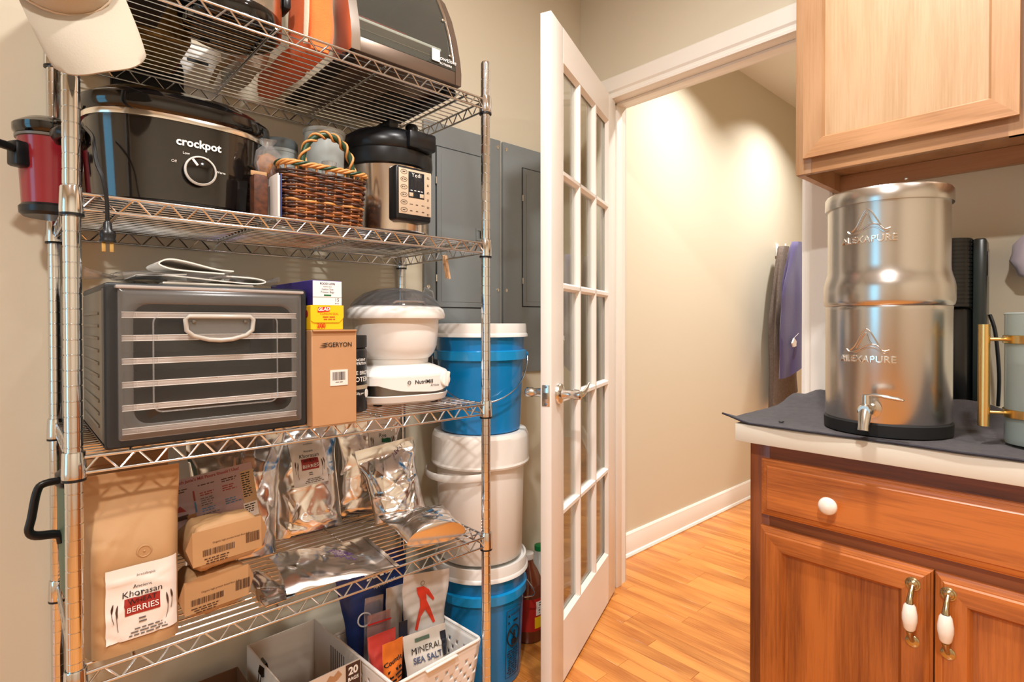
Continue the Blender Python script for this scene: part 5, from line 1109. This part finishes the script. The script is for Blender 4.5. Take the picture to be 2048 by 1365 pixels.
# coffee maker
cm=T('coffee_maker','tall black coffee maker beside the steel water filter','coffee maker',(1.785,.275,TZ+.003),(0,0,rad(4)))
obj('tower',B().b2(-.02,.10,-.058,.055,0,.425,bev=.010),mat('maker_black','#0d0f0f',.22),cm); obj('side_panel',B().b2(-.055,.03,-.060,-.034,.0,.430,bev=.006),mat('maker_side','#1f2624',.25),cm)
b=B(); n=36
for_r=[]
for k in range(17): zz=.265+k*.0098; for_r += [(.047,zz),(.047,zz+.007),(.0455,zz+.0075),(.0455,zz+.0095)]
b.lathe(for_r,n,c=(-.045,.012,0)); obj('ribbed_reservoir',b,'maker_black',cm,ang=25); obj('lower_column',B().lathe([(.043,.03),(.045,.035),(.045,.255),(.041,.262)],36,c=(-.040,.012,0)),'maker_black',cm)
obj('base_plate',B().b2(-.075,.10,-.055,.06,0,.030,bev=.006),'maker_black',cm); obj('side_badge',B().b2(-.03,.01,-.0615,-.0595,.34,.40,bev=.001),'black_gloss',cm); bb=B(); bb.tube(smooth([(.0,-.064,.245),(-.010,-.075,.20),(-.004,-.082,.10),(.012,-.080,.02)],5),.004,8); obj('side_cord',bb,'black_plastic',cm)
t=T('black_scoop','small black glossy scoop lying behind the water filter','scoop',(1.530,.262,TZ+.0085)); obj('bowl',B().lathe([(.008,0),(.018,.004),(.021,.016),(.016,.022),(.004,.024)],24,sx=1.3),'black_gloss',t); bb=B(); bb.tube([(.02,0,.014),(.05,.02,.016),(.08,.04,.012)],.004,8); obj('handle',bb,'black_gloss',t)
# french press
fp2=T('coffee_press','fogged glass coffee press with brass bands and handle','coffee press',(1.405,.094,TZ))
clear('fog_glass',(.80,.86,.83),.20,.05,milky=.50,milkcol=(.40,.45,.43))
b=B(); b.lathe([(.040,.002),(.049,.004),(.0505,.01),(.0505,.242),(.0515,.246),(.049,.248),(.047,.244),(.047,.012),(.040,.008)],48); obj('beaker',b,'fog_glass',fp2)
for zz in (.052,.190):
    obj('brass_band',B().lathe([(.0512,zz),(.0530,zz+.001),(.0530,zz+.015),(.0512,zz+.016)],48,cap0=False,cap1=False),'brass',fp2)
ha=rad(118); hd_=Vector((math.cos(ha),math.sin(ha),0))
for zz in (.060,.198): obj('handle_pin',B().cyl(hd_*.052+Vector((0,0,zz)),hd_*.082+Vector((0,0,zz)),.0036,n=14),'brass',fp2)
obj('handle',B().cyl(hd_*.085+Vector((0,0,.034)),hd_*.085+Vector((0,0,.226)),.0092,n=24),'brass',fp2)
obj('plunger_plate',B().lathe([(.045,.150),(.046,.153),(.01,.155)],36),'steel_rim',fp2)
# dish cloth hanging at the wall
ch=T('hanging_cloth','small white cloth hanging by a purple cord under the wall cabinet','cloth',(1.842,.140,1.255)); b=B(); b.lathe([(.004,0),(.03,.012),(.042,.045),(.038,.08),(.02,.108),(.006,.118)],28,sy=.9)
for v in b.bm.verts: v.co+=noise.noise_vector(v.co*42)*.013
obj('bunched_cloth',b,mat('cloth_lilac','#cfc6d2',.9,sheen=.3),ch,ang=80); bb=B(); bb.tube(smooth([(.0,0,.11),(.004,-.006,.17),(.012,-.004,.24),(.040,0,.292)],5),.003,8); obj('hanging_loop',bb,mat('cord_purple','#4b2a52',.7),ch); bb=B(); bb.tube(smooth([(.0,-.02,.05),(.01,-.034,.0),(.006,-.036,-.07),(.012,-.034,-.10)],5),.003,8); obj('cord_end',bb,'cord_purple',ch)

# ------------------------------------------------------------------ coats in the hall
def coat(label,loc,w,h,d,seed,m,hem,top_w=.10,name='hanging_jacket'):
    t=T(name,label,'jacket',loc); b=B(); n=40; rs=[]
    for j in range(22):
        v=j/21; z=-h*v; ww=(top_w+(w-top_w)*min(1,v*2.2)**.7)/2; dd=(d*.55+d*.45*v)/2; ring=[]
        for i in range(n):
            a=2*PI*i/n; f=1+.16*math.sin(a*5+seed+v*2.2)*min(1,v*3)+.10*noise.noise(Vector((math.cos(a)*2+seed,math.sin(a)*2,v*4)))
            hz=hem*math.cos(a)*h*(v**3)
            ring.append((ww*f*math.cos(a),dd*f*math.sin(a),z+hz))
        rs.append(ring)
    b.rings(rs); o=obj('fabric',b,m,t,ang=70); return t,o
mat('coat_brown','#6b5d54',.95,bump=.8,bscale=160,vary=.18,vscale=80); mat('coat_purple','#4b4269',.9,bump=.5,bscale=240,sheen=.2); mat('coat_panel','#8f8280',.9,bump=.4,bscale=200); mat('coat_trim','#3c3f68',.8)
rail=T('coat_hook','white coat hook on the hall wall holding the jackets','hook',(4.00,YA,1.65)); obj('back_plate',B().b2(-.02,.02,-.010,-.001,-.04,.05,bev=.003),'white_plastic',rail); bb=B(); bb.tube(smooth([(0,-.008,.02),(0,-.04,.012),(0,-.06,.02),(0,-.062,.045)],4),.006,8); obj('prong',bb,'white_plastic',rail)
t,_=coat('brown grey fleece jacket hanging on the hall wall behind the purple one',(3.93,1.540,1.665),.36,1.06,.11,1.0,'coat_brown',.06,name='fleece_jacket')
bb=B(); bb.tube(smooth([(-.04,-.055,-.02),(-.09,-.068,-.20),(-.07,-.080,-.34),(-.12,-.085,-.55)],5),.006,6); obj('zip_edge',bb,'coat_panel',t)
t,_=coat('purple fleece jacket hanging in front of the brown one',(3.74,1.385,1.660),.46,.78,.10,2.4,'coat_purple',.10,name='fleece_jacket')
obj('grey_side_panel',B().box((.10,-.068,-.63),(.14,.02,.26),.008,Euler((0,rad(18),0))),'coat_panel',t); bb=B(); bb.tube(smooth([(.02,-.06,-.02),(.11,-.066,-.20),(.05,-.072,-.36),(.09,-.074,-.50)],5),.006,6); obj('teal_piping',bb,'coat_trim',t)
bb=B(); bb.tube(smooth([(.06,-.04,-.01),(.03,-.058,.0),(.05,-.062,-.08),(.10,-.062,-.16)],5),.006,6); obj('zip',bb,'coat_panel',t)
t=T('clothes_tag','white tag dangling at the edge of the purple jacket','tag',(3.575,1.34,1.02)); obj('tag_paper',B().prism([(-.03,0),(0,.03),(.035,.01),(.03,-.02),(-.01,-.025)],lambda a,c,tt:(a,tt,c),-.004,.004),'paper_white',t); bb=B(); bb.tube([(0,0,.03),(.05,-.01,.06)],.001,5); obj('thread',bb,'paper_white',t)

# ------------------------------------------------------------------ let tilted things settle on what carries them
bpy.context.view_layer.update()
def settle(o,z):
    lo=min((c.matrix_world@v.co).z for c in o.children_recursive if c.type=='MESH' for v in c.data.vertices); o.location.z+=z+.0002-lo
for o in list(bpy.data.objects):
    k=o.name.split('.')[0]
    if o.parent: continue
    if k in ('foil_pouch','kraft_grain_bag','kraft_bag_behind') : settle(o,S4)
    elif k=='kraft_flour_bag': settle(o,S4 if o.name=='kraft_flour_bag' else S4+.0965)
    elif k in ('sea_salt_bag','white_pouch','grey_pouch','navy_flour_bag','clear_zip_bag','red_snack_bag','pink_zip_bag','orange_bean_bag','dark_tea_packet'): settle(o,S5+.0035)
